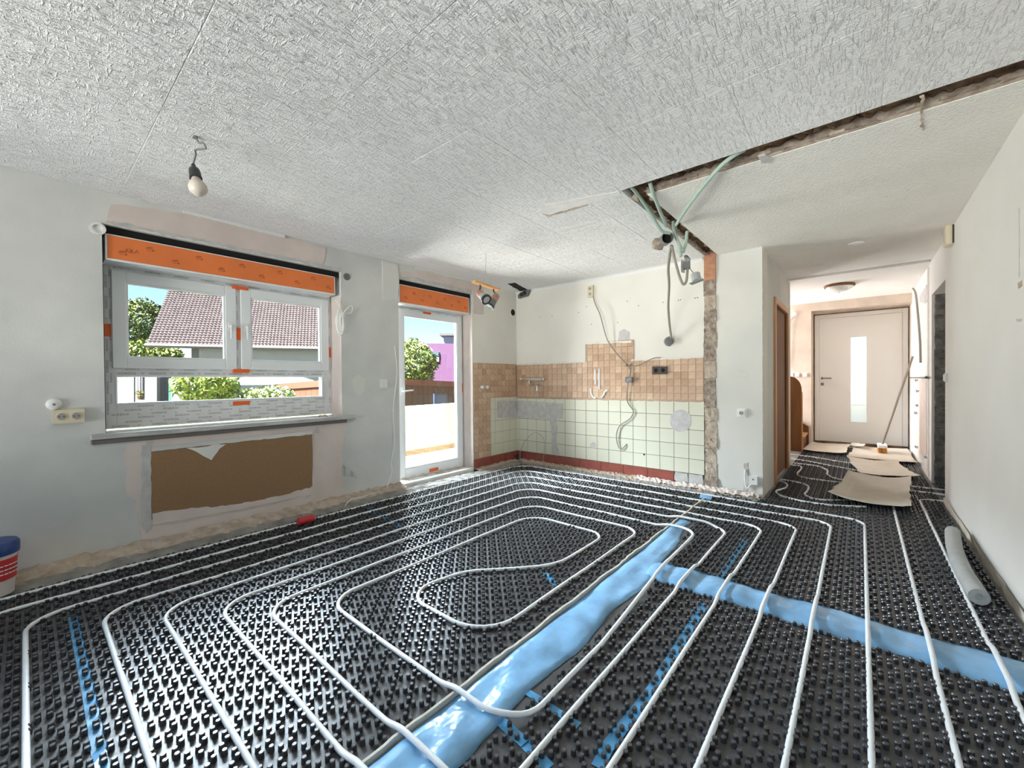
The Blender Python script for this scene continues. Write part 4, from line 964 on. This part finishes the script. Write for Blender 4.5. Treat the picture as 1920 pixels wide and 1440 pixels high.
MB().tube(spline([c+YO*.02+Vector((-.02, 0, -.045)), c+YO*.025+Vector((-.06, 0, -.085)), c+YO*.02+Vector((-.075, 0, .03)), c+YO*.01+Vector((-.07, 0, .10))], 5), .006, 6).build('cable', M_cablew, t)
Yx, XO = frame_x(0)
c = onx(129, 780, XL); t = thing('double_socket', 'ivory wide double socket left of the window sill', 'socket', c)
plate(t, c, Yx, XO, .135, .085, .035, M_socket, 'housing')
for dy in (-.032, .032): cup(t, c+XO*.035+Vector((0, dy, 0)), XO, .024, M_socket, M_hole)
c = onx(101, 758, XL); t = thing('cable_outlet', 'round white cable outlet above the wide double socket', 'cable outlet', c)
MB().lathe([(.036, 0), (.036, .012), (.026, .024), (.012, .028)], c, XO, 20).build('cap', M_socketw, t, True); MB().lathe([(.007, .028), (.007, .034)], c, XO, 10).build('nozzle', M_dgrey, t)
c = onx(718.5, 720, XL); t = thing('wall_switch', 'white square rocker switch between window and balcony door', 'switch', c)
plate(t, c, Yx, XO, .095, .125, .006, M_grey, 'back_plate'); plate(t, c+XO*.006+Vector((0, 0, .005)), Yx, XO, .078, .092, .014, M_socketw, 'rocker')
c = onx(183, 429, XL); wallthing('empty_box_ring', MB().lathe([(.040, 0), (.040, .012), (.026, .012), (.026, .001)], c, XO, 24), M_socketw, 'white plastic ring in the wall at the upper left window corner', 'ring')
c = onx(650, 519, XL); wallthing('empty_box_ring', MB().lathe([(.034, 0), (.034, .006), (.018, .006), (.018, .001)], c, XO, 24), M_dgrey, 'grey ring in the wall at the upper right window corner', 'ring')
c = onx(961, 586, XL); t = thing('flue_hole', 'round dark hole with pale rim high near the tiled corner', 'hole', c)
MB().lathe([(.060, 0), (.060, .006), (.046, .007)], c, XO, 24).build('rim', M_pale, t, True); MB().lathe([(.046, .0068), (.046, .0074)], c, XO, 24).build('opening', M_void, t)
c = onx(701, 520, XL); wallthing('blank_cover', MB().lathe([(.042, 0), (.042, .003), (.03, .004), (0, .004)], c, XO, 24), M_grey, 'painted-over round cover between window and balcony door', 'cover')
t = thing('supply_valves', 'pair of round valve caps on the brown tiles beside the balcony door', 'valve', onx(907, 726, XL))
for a in (901, 910):
    c = onx(a, 726, XL+.009); MB().lathe([(.012, 0), (.012, .02), (.022, .022), (.024, .04), (.018, .05), (0, .052)], c, XO, 14).build('valve_cap', M_pvc, t, True)
# cavity at the ceiling corner
c = Vector((XL+.12, YK-.06, ZC-.06)); t = thing('vent_duct', 'dark torn duct mouth in the ceiling corner above the tiles', 'duct', c)
mb = MB(); p = jag([ony(971, 552, YK-.03), ony(984, 545, YK-.03), ony(995, 543, YK-.03), ony(990, 556, YK-.03), ony(972, 560, YK-.03)], .006, .02, 3); mb.prism(p, (0, -.006, 0)); mb.build('torn_edge', M_dgrey, t)
MB().obox(ony(981, 551, YK-.045), (1, 0, .25), (0, 1, 0), (-.25, 0, 1), .045, .03, .022).build('duct', M_black, t)

# white cable coil at the right window reveal
P = []; c0 = onx(638, 600, XL+.03)
for k in range(26):
    a = k*.75; P.append(c0+Vector((.004*math.sin(k*2.1), .045*math.sin(a)*(.75+.25*math.cos(a*.31)), -.02+.13*math.cos(a)*(.8+.2*math.sin(a*.23)))))
t = thing('cable_coil', 'bundled white cable hanging at the right window reveal', 'cable', c0)
MB().tube(spline(P, 5), .0042, 6).build('coil', M_cablew, t, True)
MB().tube(spline([c0+Vector((0, .01, .03)), c0+Vector((.01, .05, .10)), c0+Vector((.01, .10, .15)), c0+Vector((.005, .125, .13)), c0+Vector((0, .11, .08)), c0+Vector((0, .06, .07)), c0+Vector((0, .02, .03)), c0+Vector((-.01, -.01, .15)), c0+Vector((-.04, -.03, .19))], 5), .0042, 6).build('loop', M_cablew, t, True)

# ------------------------------------------------------------------ tiled wall: mixer tap, junction cover, wires
yt = YK-.012
t = thing('mixer_tap', 'chrome wall-mounted mixer tap in the corner on the brown tiles', 'tap', ony(1000, 714, yt))
A, B = ony(979, 711, yt-.05), ony(1016, 712, yt-.05)
mb = MB(); mb.tube([A, B], .022, 12)
for q in (A.lerp(B, .25), A.lerp(B, .95)): mb.tube([q, q+Vector((0, .05, 0))], .013, 10); mb.lathe([(.026, 0), (.026, .006), (.016, .01)], q+Vector((0, .05, 0)), (0, -1, 0), 14)
mb.build('body', M_chrome, t, True)
m0 = A.lerp(B, .38); MB().tube(spline([m0, m0+Vector((.0, -.01, -.05)), m0+Vector((.05, -.03, -.085)), m0+Vector((.16, -.09, -.085)), m0+Vector((.215, -.12, -.10)), m0+Vector((.225, -.125, -.16))], 6), .0145, 10).build('spout', M_chrome, t, True)
for q, s in ((A, -1), (B, 1)): MB().lathe([(.015, 0), (.020, .008), (.020, .035), (.015, .04)], q, (s, 0, 0), 14).build('handle_knob', M_chrome, t, True)
# wires
t = thing('hanging_wire', 'grey cable drooping from the high double socket to the mosaic tiles', 'cable', ony(1112, 556, YK))
MB().tube(spline([ony(1112, 556, YK-.02), ony(1116, 570, YK-.06), ony(1125, 590, YK-.09), ony(1133, 620, YK-.07), ony(1140, 640, YK-.05), ony(1155, 662, YK-.05), ony(1178, 686, YK-.04)], 6), .0065, 7).build('cable', M_cable, t, True)
mb = MB(); e = ony(1178, 686, YK-.04)
for k, (dx, dz) in enumerate(((.06, .0), (.05, .03), (-.03, .03), (-.04, -.005), (.02, -.04))): mb.tube([e, e+Vector((dx*.6, -.01, dz*.4)), e+Vector((dx, -.005, dz))], .003, 5)
mb.build('stripped_ends', M_dark, t)
wallthing('side_wire', MB().tube(spline([e, ony(1195, 686, YK-.05), ony(1215, 676, YK-.04), ony(1228, 671, YK-.03), ony(1238, 671, YK-.012)], 6), .0055, 7), M_cable, 'grey cable branching right across the top of the mosaic tiles', 'cable')
t = thing('drop_wire', 'long grey cable snaking down over the cream tiles', 'cable', ony(1180, 760, YK))
MB().tube(spline([ony(1183, 688, YK-.03), ony(1181, 702, YK-.04), ony(1177, 725, YK-.04), ony(1175, 745, YK-.035), ony(1178, 757, YK-.03), ony(1186, 768, YK-.03), ony(1187, 775, YK-.03), ony(1180, 786, YK-.03), ony(1163, 797, YK-.035), ony(1156, 812, YK-.035), ony(1157, 830, YK-.03), ony(1163, 842, YK-.03), ony(1170, 838, YK-.03), ony(1175, 832, YK-.012)], 6), .006, 7).build('cable', M_cable, t, True)
c = ony(1179, 712, YK-.05); t = thing('junction_cover', 'small square grey junction cover on the hanging cable', 'junction box', c)
MB().obox(c, (1, 0, -.08), (.08, 0, 1), (0, 1, 0), .042, .034, .007).build('cover', M_dgrey, t); MB().obox(c-Vector((0, .008, 0)), (1, 0, .7), (.7, 0, -1), (0, 1, 0), .03, .004, .001).build('scratch', M_patch, t)

# ------------------------------------------------------------------ torn-out wiring hanging from the ceiling slot
def conduit(pts, label):
    wallthing('green_conduit', MB().tube(spline(pts, 7), .0125, 10), M_green, label, 'conduit', 'green conduits at the ceiling slot')
Q = Vector((-1.16, 3.40, 2.36))
conduit([onz(1183, 350, ZC+.02), ony(1197, 366, 2.82), ony(1220, 400, 3.1), ony(1240, 432, 3.32), Q+Vector((-.02, 0, .0))], 'left pale green conduit from the slot corner to the grey junction can')
conduit([onz(1218, 341, ZC+.03), ony(1226, 366, 2.82), ony(1240, 402, 3.12), ony(1250, 424, 3.34)], 'middle pale green conduit reaching down beside the junction can')
conduit([onz(1396, 281, ZC+.03), onz(1380, 289, ZC+.01), onz(1352, 311, 2.435), onz(1322, 345, 2.415), onz(1290, 387, 2.40), onz(1268, 421, 2.40)], 'long pale green conduit sweeping in from the right along the slot')
conduit([ony(1262, 415, 3.5), ony(1264, 435, 3.5), ony(1272, 455, 3.5), ony(1281, 472, 3.5)], 'short pale green conduit bending down below the slot')
conduit([ony(1288, 434, 3.6), ony(1286, 455, 3.58), ony(1281, 473, 3.52)], 'shortest pale green conduit joining at the tip')
conduit([ony(1274, 463, 3.48), ony(1275, 472, 3.48), ony(1277, 481, 3.48)], 'green conduit stub at the lowest tip of the wiring')
c = ony(1250, 447, 3.42); t = thing('junction_can', 'round grey junction can with torn plaster hanging under the slot', 'junction box', c)
av = Vector((.55, -.83, -.12)); MB().lathe([(.048, -.07), (.048, .03), (.043, .03), (.043, -.04), (0, -.041)], c, av, 20).build('can', M_dgrey, t, True)
MB().lathe([(.0425, -.035), (.0425, -.03)], c, av, 18).build('dark_inside', M_void, t)
bm = bmesh.new(); bmesh.ops.create_icosphere(bm, subdivisions=2, radius=1)
for v in bm.verts: v.co = Vector((c.x-.085+v.co.x*.055*rr.uniform(.8, 1.2), c.y+.05+v.co.y*.05*rr.uniform(.8, 1.2), c.z-.012+v.co.z*.058*rr.uniform(.75, 1.25)))
me = bpy.data.meshes.new('plaster_clump'); bm.to_mesh(me); bm.free(); me.materials.append(M_rubble); o = bpy.data.objects.new('plaster_clump', me); COL.objects.link(o); o.parent = t; o.matrix_parent_inverse = Matrix.Translation(-t.location)
wallthing('hanging_cable', MB().tube(spline([ony(1259, 460, 3.45), ony(1256, 476, 3.5), ony(1253, 505, 3.7), ony(1254.5, 535, 4.0), ony(1253, 575, 4.3), ony(1255, 605, 4.5), ony(1258.5, 634, YK-.06)], 7), .012, 8), M_cable, 'thick grey cable hanging from the junction can to the wall box', 'cable')
wallthing('hanging_cable', MB().tube(spline([ony(1260, 461, 3.45), ony(1265, 485, 3.45), ony(1274, 518, 3.45), ony(1281, 533, 3.45), ony(1287, 526, 3.45), ony(1289, 505, 3.45), ony(1290, 500, 3.45)], 7), .0105, 8), M_cable, 'looped grey cable drooping between the two hanging boxes', 'cable')
c = ony(1258, 640, YK); t = thing('wall_box', 'grey open socket box at the end of the thick hanging cable', 'junction box', c)
MB().lathe([(.055, 0), (.055, .006), (.042, .008), (.042, .06), (.034, .062)], c+Vector((-.02, 0, 0)), (.35, -1, 0), 20).build('can', M_dgrey, t, True); MB().lathe([(.05, .0), (.05, .004)], c+Vector((-.025, -.006, 0)), (.35, -1, 0), 20).build('flange', M_tube, t)
c = ony(1288, 498, 3.45); t = thing('hanging_box', 'small dark switch box dangling under the green conduits', 'junction box', c)
MB().obox(c, (1, .3, 0), (-.3, 1, 0), (0, 0, 1), .026, .022, .026).build('box', M_dgrey, t); MB().obox(c-Vector((.034, -.004, 0)), (.2, 1, 0), (1, -.2, 0), (0, 0, 1), .03, .0015, .05).build('flap', M_socketw, t)
mb = MB()
for k in range(4): mb.tube(spline([c+Vector((.01*k-.015, 0, .024)), c+Vector((-.015+.012*k, .01, .05)), c+Vector((-.02+.006*k, 0, .085))], 4), .0035, 5)
mb.build('wire_ends', M_dark, t)
c = ony(1305, 520, 3.40); t = thing('hanging_box', 'round grey socket box dangling lowest on a thin wire', 'junction box', c)
MB().lathe([(.034, .03), (.034, -.03), (.03, -.032)], c, (-.25, .2, 1), 18).build('can', M_tube, t, True); MB().obox(c+Vector((.008, -.006, -.036)), (1, 0, .25), (0, 1, 0), (-.25, 0, 1), .05, .035, .002).build('flange', M_tube, t)
MB().tube([ony(1292, 502, 3.44), ony(1302, 514, 3.41)], .003, 5).build('wire', M_dark, t)

# ------------------------------------------------------------------ bare bulb and double spot
c = Vector((-2.636, .589, ZC)); t = thing('bare_bulb', 'bare opal light bulb in a black lampholder hanging from the ceiling', 'lamp', c)
pt_ = lambda a, b: ony(a, b, .589)
MB().tube(spline([pt_(366, 254), pt_(373, 268), pt_(380, 267), pt_(386, 276), pt_(384, 279), pt_(367, 281), pt_(367, 290), pt_(362, 308)], 5), .0042, 6).build('cord', M_dgrey, t, True)
a, b = pt_(362.5, 310), pt_(373, 362); dv = (b-a).normalized(); L_ = (b-a).length
MB().lathe([(.009, -.005), (.012, .02), (.024, .035), (.026, .06), (.028, L_*.50), (.024, L_*.51)], a, dv, 18).build('lampholder', M_black, t, True)
MB().lathe([(.020, L_*.48), (.021, L_*.56), (.032, L_*.66), (.041, L_*.78), (.040, L_*.88), (.030, L_*.97), (.014, L_*1.02), (0, L_*1.03)], a, dv, 24).build('bulb', M_bulb, t, True)
MB().lathe([(.012, -.012), (.008, .004)], c, n=10).build('ceiling_hook', M_dgrey, t)
c = Vector((-2.885, 3.022, ZC)); t = thing('double_spotlight', 'wooden bar with two copper and black spotlights hung on a wire', 'lamp', c)
A, B = onx(888, 528, -2.885), onx(934, 543, -2.885); V = onx(910, 512, -2.885)
MB().tube([c+Vector((0, 0, .0)), c.lerp(V, .5)+Vector((.004, 0, 0)), V], .0025, 5).build('wire', M_wire, t)
mb = MB(); mb.tube([V, A.lerp(B, .35)], .002, 5); mb.tube([V, A.lerp(B, .72)], .002, 5); mb.tube([V+Vector((0, 0, .02)), V-Vector((0, 0, .01))], .006, 6); mb.build('hanger', M_wire, t)
dv = (B-A).normalized(); nz = dv.cross(Vector((1, 0, 0))).normalized()
MB().obox((A+B)/2, dv, (1, 0, 0), nz, (B-A).length/2, .028, .010).build('bar', M_pine, t)
for q, nm in ((.26, 0), (.80, 1)):
    p0 = A.lerp(B, q)+Vector((0, 0, -.012)); d_ = (rt*.50-up*.55-fw*.55 if nm == 0 else -rt*.50-up*.80-fw*.25).normalized()
    j = p0+(-rt*.015-up*.075 if nm == 0 else rt*.035-up*.06)
    MB().tube([p0, p0+Vector((0, 0, -.025)), j], .009, 8).build('joint', M_dark, t, True)
    k = 1.2
    MB().lathe([(.012*k, -.012*k), (.027*k, .0), (.031*k, .03*k), (.033*k, .06*k)], j, d_, 20).build('copper_shade', M_copper, t, True)
    MB().lathe([(.033*k, .06*k), (.034*k, .075*k), (.041*k, .108*k), (.043*k, .125*k), (.040*k, .127*k)], j, d_, 22).build('collar', M_tube if nm == 0 else M_dgrey, t, True)
    MB().lathe([(.0445*k, .112*k), (.0445*k, .129*k), (.030*k, .129*k), (.030*k, .124*k)], j, d_, 22).build('black_rim', M_black, t); MB().lathe([(.031*k, .1235*k), (.0, .1265*k)], j, d_, 20).build('lens', M_lens, t)

# ------------------------------------------------------------------ outside: balcony
bal = struct('balcony_floor', MB().box(X_OUT, -5.32, -4.5, 5.2, -.25, .045), M_balc)
par = struct('balcony_parapet', MB().box(-5.22, -5.32, -4.5, 5.2, .045, .765), M_parap, 'cream balcony parapet outside the door')
MB().bbox(-5.20, -5.36, -4.5, 5.2, .765, .79, .006).build('coping', M_balc, par)
MB().box(-5.205, -5.22, -4.5, 4.72, .045, .125).build('brown_footing', M_stain, par)
MB().box(-5.218, -5.222, 3.86, 3.866, .125, .765).build('panel_joint', M_stain, par)
MB().box(-5.32, X_OUT, 4.95, 5.05, .045, .79).build('end_panel', M_parap, par)
t = thing('leaning_board', 'pale board with a blue stripe leaning on the balcony parapet', 'board', (-5.1, 4.6, .05))
d_ = Vector((-.30, -.16, 1)).normalized()
c_ = Vector((-5.03, 4.80, .55)); MB().obox(c_, (.1, 1, 0), d_, Vector((.1, 1, 0)).cross(d_), .045, .50, .012).build('plank', mat('pale_green_board', (.50, .55, .45), .6), t)
MB().obox(c_+Vector((.016, -.01, -.08)), (.1, 1, 0), d_, Vector((.1, 1, 0)).cross(d_), .014, .20, .004).build('stripe', mat('blue_board_stripe', (.05, .15, .30), .5), t)

# ------------------------------------------------------------------ outside: neighbours and garden
ZG = -1.0
ground = struct('ground_garden', MB().box(-60, X_OUT-.0, -40, 50, ZG-.3, ZG), mat('garden_paving', (0.110, 0.105, 0.094), .95, col2=(0.061, 0.077, 0.033), vscale=.6))
M_roof = mat('mauve_roof_tiles', (0.094, 0.074, 0.077), .6, var=.16, vscale=5)
M_hwall = mat('white_house_render', (0.34, 0.34, 0.34), .9, var=.03)
M_leaf1 = mat('leaf_yellow_green', (0.17, 0.20, 0.014), .55, var=.35, vscale=6)
M_leaf2 = mat('leaf_mid_green', (.060, .105, .016), .55, var=.35, vscale=6)
M_leaf3 = mat('leaf_dark_green', (0.014, 0.030, 0.010), .55, var=.35, vscale=6)
M_trunk = mat('tree_bark', (.10, .07, .045), .9)
M_purple = mat('violet_facade', (0.094, 0.041, 0.105), .9, var=.03)
M_fence = mat('red_brown_boards', (0.094, 0.030, 0.011), .7, var=.12, vscale=3, mapping=(6, 6, .5))
M_fence2 = mat('brown_shed_boards', (0.072, 0.030, 0.012), .7, var=.12, vscale=3, mapping=(6, 6, .5))
M_par = mat('white_parasol_cloth', (0.105, 0.102, 0.096), .9)
def foliage(t, c, rad, n, size, mats, seed, name='foliage', shell=.55):
    r = random.Random(seed); c = Vector(c)
    for mi, m in enumerate(mats):
        mb = MB()
        for k in range(n//len(mats)):
            d = Vector((r.gauss(0, 1), r.gauss(0, 1), r.gauss(0, 1))).normalized(); q = r.uniform(shell, 1)**.6
            bumpy = 1+.14*math.sin(d.x*7+seed)*math.sin(d.y*6+1)*math.sin(d.z*8)
            p = c+Vector((d.x*rad[0], d.y*rad[1], d.z*rad[2]))*q*bumpy
            a = Vector((r.uniform(-1, 1), r.uniform(-1, 1), r.uniform(-1, 1))).normalized(); b = a.orthogonal().normalized(); s = size*r.uniform(.6, 1.3)
            mb.add([p-a*s, p+b*s*.45, p+a*s, p-b*s*.45], [(0, 1, 2, 3)])
        o = mb.build(name, m, t); o['kind'] = 'stuff'
# neighbour house
ze = 2.35; E1, E2 = onz(276, 646, ze), onz(592, 652.5, ze); ev = (E2-E1).normalized(); nv = Vector((-ev.y, ev.x, 0)); nv = nv if nv.dot(E1) > 0 else -nv
hs = thing('neighbour_house', 'white house with mauve pantile roof behind the wide window', 'house', (E1.x, E1.y, ZG))
pit = R(47); rd = nv*math.cos(pit)+Vector((0, 0, math.sin(pit))); rn = ev.cross(rd); rn = rn if rn.z > 0 else -rn
nt_, rows_, tw, th_ = 62, 50, .1025, .116
mb = MB()
for r_ in range(rows_):
    n_ = nt_*5; v = []
    for k in range(n_+1):
        w = (0, .75, 1, .8, .45)[k % 5]; h0 = .035*w
        for s_, lift in ((0, .03), (1.08, .0)): v.append(E1+ev*(k*tw/5-.02)+rd*((r_+s_)*th_)+rn*(h0+lift))
        v.append(E1+ev*(k*tw/5-.02)+rd*(r_*th_)+rn*(h0-.005))
    mb.add(v, [f for k in range(n_) for f in ((3*k, 3*k+3, 3*k+4, 3*k+1), (3*k+2, 3*k+5, 3*k+3, 3*k))])
o = mb.build('roof_tiles', M_roof, hs); o['kind'] = 'stuff'
RL = nt_*tw; RT = rd*(rows_*th_)
MB().prism([E1, E1+ev*RL, E1+ev*RL+RT, E1+RT], rn*-.06).build('roof_deck', M_fence2, hs)
MB().tube([E1-ev*.03-nv*.06-Vector((0, 0, .03)), E1+ev*RL-nv*.06-Vector((0, 0, .03))], .065, 8).build('gutter', mat('white_gutter', (0.121, 0.118, 0.113), .5), hs)
W1 = E1+ev*.95+nv*.55; W1.z = ZG
def hwall(a, b, z0, z1, off, m, nm, d=.05): 
    p = W1+ev*a-nv*off; MB().prism([p+Vector((0, 0, z0-0)), p+ev*(b-a)+Vector((0, 0, z0)), p+ev*(b-a)+Vector((0, 0, z1)), p+Vector((0, 0, z1))], nv*d).build(nm, m, hs)
hwall(0, RL-1.4, 0, ze-ZG+.45, 0, M_hwall, 'wall', .2)
o = MB().prism([W1, W1+nv*5.5, W1+nv*5.5+Vector((0, 0, 4)), W1+nv*2.75+Vector((0, 0, 6.2)), W1+Vector((0, 0, 3.6))], ev*.2).build('gable_wall', M_hwall, hs)
MB().prism([E1+RT*.72+ev*3.2+rn*-.1, E1+RT*.72+ev*3.7+rn*-.1, E1+RT*.85+ev*3.7+rn*-.1, E1+RT*.85+ev*3.2+rn*-.1], (0, 0, 1.3)).build('chimney', M_hwall, hs)
# annex with door and window at the left (seen through the low pane)
an = thing('garden_annex', 'white annex with a glazed door and flower pot behind the low pane', 'house', atd(255, 735, 9.5)*1)
def apan(px0, px1, py0, py1, D, m, nm, d=.06):
    a, b = atd(px0, py1, D), atd(px1, py1, D); c_, e_ = atd(px1, py0, D), atd(px0, py0, D); n_ = (b-a).cross(e_-a).normalized(); n_ = n_ if n_.dot(a) > 0 else -n_
    MB().prism([a, b, c_, e_], n_*d).build(nm, m, an)
apan(150, 294, 698, 905, 9.6, mat('white_annex_render', (0.165, 0.162, 0.154), .9), 'wall', .3); apan(238, 251, 700, 870, 9.58, mat('pale_blue_annex', (0.121, 0.138, 0.143), .8), 'door_leaf', .02)
apan(257, 267.5, 700, 746, 9.57, mat('grey_blind', (0.072, 0.069, 0.083), .7), 'window', .02); apan(261, 261.8, 700, 744, 9.55, M_socketw, 'window_bar', .01)
apan(296, 306, 699, 900, 9.7, mat('grey_brown_post', (0.066, 0.058, 0.063), .8), 'post', .1); apan(307, 315, 699, 900, 9.9, mat('blue_grey_wall', (0.072, 0.083, 0.132), .8), 'side_wall', .1)
apan(316, 327, 709, 900, 9.4, mat('green_downpipe', (0.028, 0.110, 0.077), .6), 'green_post', .1); apan(321, 323, 709, 900, 9.38, mat('pale_green_stripe', (0.110, 0.143, 0.110), .6), 'post_stripe', .02)
c = atd(263, 740, 9.3); t = thing('flower_pot', 'pot of yellow flowers at the annex window', 'plant', c-Vector((0, 0, .05)))
MB().lathe([(.05, -.08), (.07, 0)], c-Vector((0, 0, .03)), n=12).build('pot', M_trunk, t); foliage(t, c+Vector((0, 0, .03)), (.08, .08, .07), 160, .02, (mat('yellow_petals', (0.165, 0.121, 0.011), .6), M_leaf2), 3, 'blossom', .1)
c = atd(336, 752, 8.8); t = thing('garden_canister', 'white canister with a red cap behind the low pane', 'canister', (c.x, c.y, ZG))
MB().lathe([(.10, -1.8), (.11, -.1), (.11, .06), (.09, .13), (.05, .16)], c, n=20).build('body', mat('white_canister', (0.138, 0.138, 0.135), .5), t, True); MB().lathe([(.045, .16), (.05, .19), (.04, .24), (0, .25)], c, n=16).build('cap', mat('red_cap', (0.110, 0.008, 0.011), .5), t, True)
def tree(name, label, c, rad, n, size, mats, seed, group=None):
    c = Vector(c); t = thing(name, label, 'tree', (c.x, c.y, ZG), group)
    MB().tube([(c.x, c.y, ZG), (c.x+.05, c.y, (ZG+c.z)/2), (c.x, c.y, c.z)], [.12, .10, .05], 8).build('trunk', M_trunk, t, True)
    foliage(t, c, rad, n, size, mats, seed)
tree('ball_tree', 'round yellow-green clipped tree outside the low window pane', atd(388, 722, 6.6), (.44, .44, .32), 5200, .034, (M_leaf1, M_leaf1, M_leaf2), 5)
tree('broad_tree', 'tall green tree left of the tiled roof', atd(262, 612, 24), (1.75, 1.75, 1.55), 8000, .10, (M_leaf2, M_leaf1, M_leaf2, M_leaf3), 6)
tree('broad_tree', 'lower bright green tree under the eaves at the left', atd(272, 668, 22), (1.9, 1.6, .85), 3400, .12, (M_leaf1, M_leaf2), 7)
tree('garden_tree', 'yellow-green tree beyond the fence, seen through the balcony door', atd(772, 680, 13), (.78, .78, .72), 8000, .05, (M_leaf1, M_leaf2, M_leaf1, M_leaf3), 8)
for k, (px, py, D, s) in enumerate(((458, 752, 6.8, .26), (488, 748, 6.9, .27), (520, 747, 6.8, .28), (430, 758, 6.7, .27))):
    c = atd(px, py, D); t = thing('flowering_shrub', ('pale-flowering shrub in front of the parasol, left', 'pale-flowering shrub in front of the parasol, middle', 'pale-flowering shrub in front of the parasol, right', 'green shrub at the foot of the round tree')[k], 'shrub', (c.x, c.y, ZG), 'shrubs outside the low pane')
    MB().tube([(c.x, c.y, ZG), (c.x, c.y, c.z)], .03, 6).build('stem', M_trunk, t); foliage(t, c, (s, s, s*.75), 900, .035, (M_leaf2, M_leaf1, mat('white_petals', (0.165, 0.165, 0.160), .7)) if k < 3 else (M_leaf2, M_leaf1), 20+k)
# parasol
c = atd(512, 698, 10.2); t = thing('parasol', 'large white garden parasol behind the shrubs', 'parasol', (c.x, c.y, ZG))
rim = [c+Vector((math.cos(a)*1.15, math.sin(a)*1.15, -.30)) for a in [2*math.pi*k/8+.3 for k in range(8)]]
mb = MB().add([c+Vector((0, 0, .12))]+rim, [(0, k+1, (k+1) % 8+1) for k in range(8)]); o = mb.build('canopy', M_par, t); m = o.modifiers.new('thickness', 'SOLIDIFY'); m.thickness = .01
MB().tube([(c.x, c.y, ZG), (c.x, c.y, c.z+.1)], .025, 8).build('pole', M_wood2, t)
# board fence and shed
def boards(label, P0, P1, z0, z1a, z1b, n, m, cap=True):
    P0, P1 = Vector(P0), Vector(P1); t = thing('board_fence', label, 'fence', (P0.x, P0.y, z0)); d = (P1-P0)/n; nn = Vector((-d.y, d.x, 0)).normalized()
    for k in range(n):
        a = P0+d*k; b = a+d*.97; za, zb = z1a+(z1b-z1a)*k/n, z1a+(z1b-z1a)*(k+1)/n
        MB().prism([(a.x, a.y, z0), (b.x, b.y, z0), (b.x, b.y, zb), (a.x, a.y, za)], nn*.03).build('board', m, t)
    if cap: MB().prism([(P0.x, P0.y, z1a-.10), (P1.x, P1.y, z1b-.10), (P1.x, P1.y, z1b+.03), (P0.x, P0.y, z1a+.03)], nn*-.04).build('top_rail', M_fence, t)
    return t
F1, F2, F3, F4 = atd(515, 723, 9.2), atd(640, 713, 8.0), atd(757, 710, 8.6), atd(905, 720, 11.0)
boards('red-brown board fence with rising top outside the low window pane', (F1.x, F1.y, 0), (F2.x, F2.y, 0), ZG, F1.z, F2.z, 12, M_fence)
sh = boards('brown board shed front outside the balcony door', (F2.x, F2.y, 0), (F4.x, F4.y, 0), ZG, F3.z+.02, F4.z, 26, M_fence2)
a, b = atd(812, 738, 9.2), atd(835, 740, 9.45); n_ = Vector((-(b-a).y, (b-a).x, 0)).normalized(); n_ = -n_ if n_.dot(a) > 0 else n_
MB().prism([(a.x, a.y, a.z-.6), (b.x, b.y, b.z-.6), b, a], n_*.05).build('shed_window', mat('shed_glass', (0.033, 0.041, 0.066), .15), sh)
# violet house
vh = thing('violet_house', 'violet house with a small window and flat roof beyond the balcony', 'house', atd(825, 715, 22))
def vpan(px0, px1, py0, py1, D, m, nm, d=.1):
    a, b, c_, e_ = atd(px0, py1, D), atd(px1, py1, D), atd(px1, py0, D), atd(px0, py0, D); n_ = (b-a).cross(e_-a).normalized(); n_ = n_ if n_.dot(a) > 0 else -n_
    MB().prism([a, b, c_, e_], n_*d).build(nm, m, vh)
vpan(799, 960, 644, 790, 22, M_purple, 'facade', 4); vpan(803, 823, 659, 678, 21.9, M_hwall, 'window_frame', .08); vpan(803, 806, 659, 670, 21.85, mat('dark_shutter', (0.028, 0.028, 0.033), .5), 'shutter', .05); vpan(806, 822, 659, 667, 21.85, mat('sky_blue_pane', (0.055, 0.094, 0.121), .2), 'pane', .04)
vpan(832, 900, 628, 645, 23, mat('pale_blue_attic', (.30, .44, .52), .7), 'attic_storey', 3); vpan(824, 930, 625, 629, 22.4, mat('grey_flat_roof', (0.083, 0.083, 0.085), .8), 'roof_slab', 4)
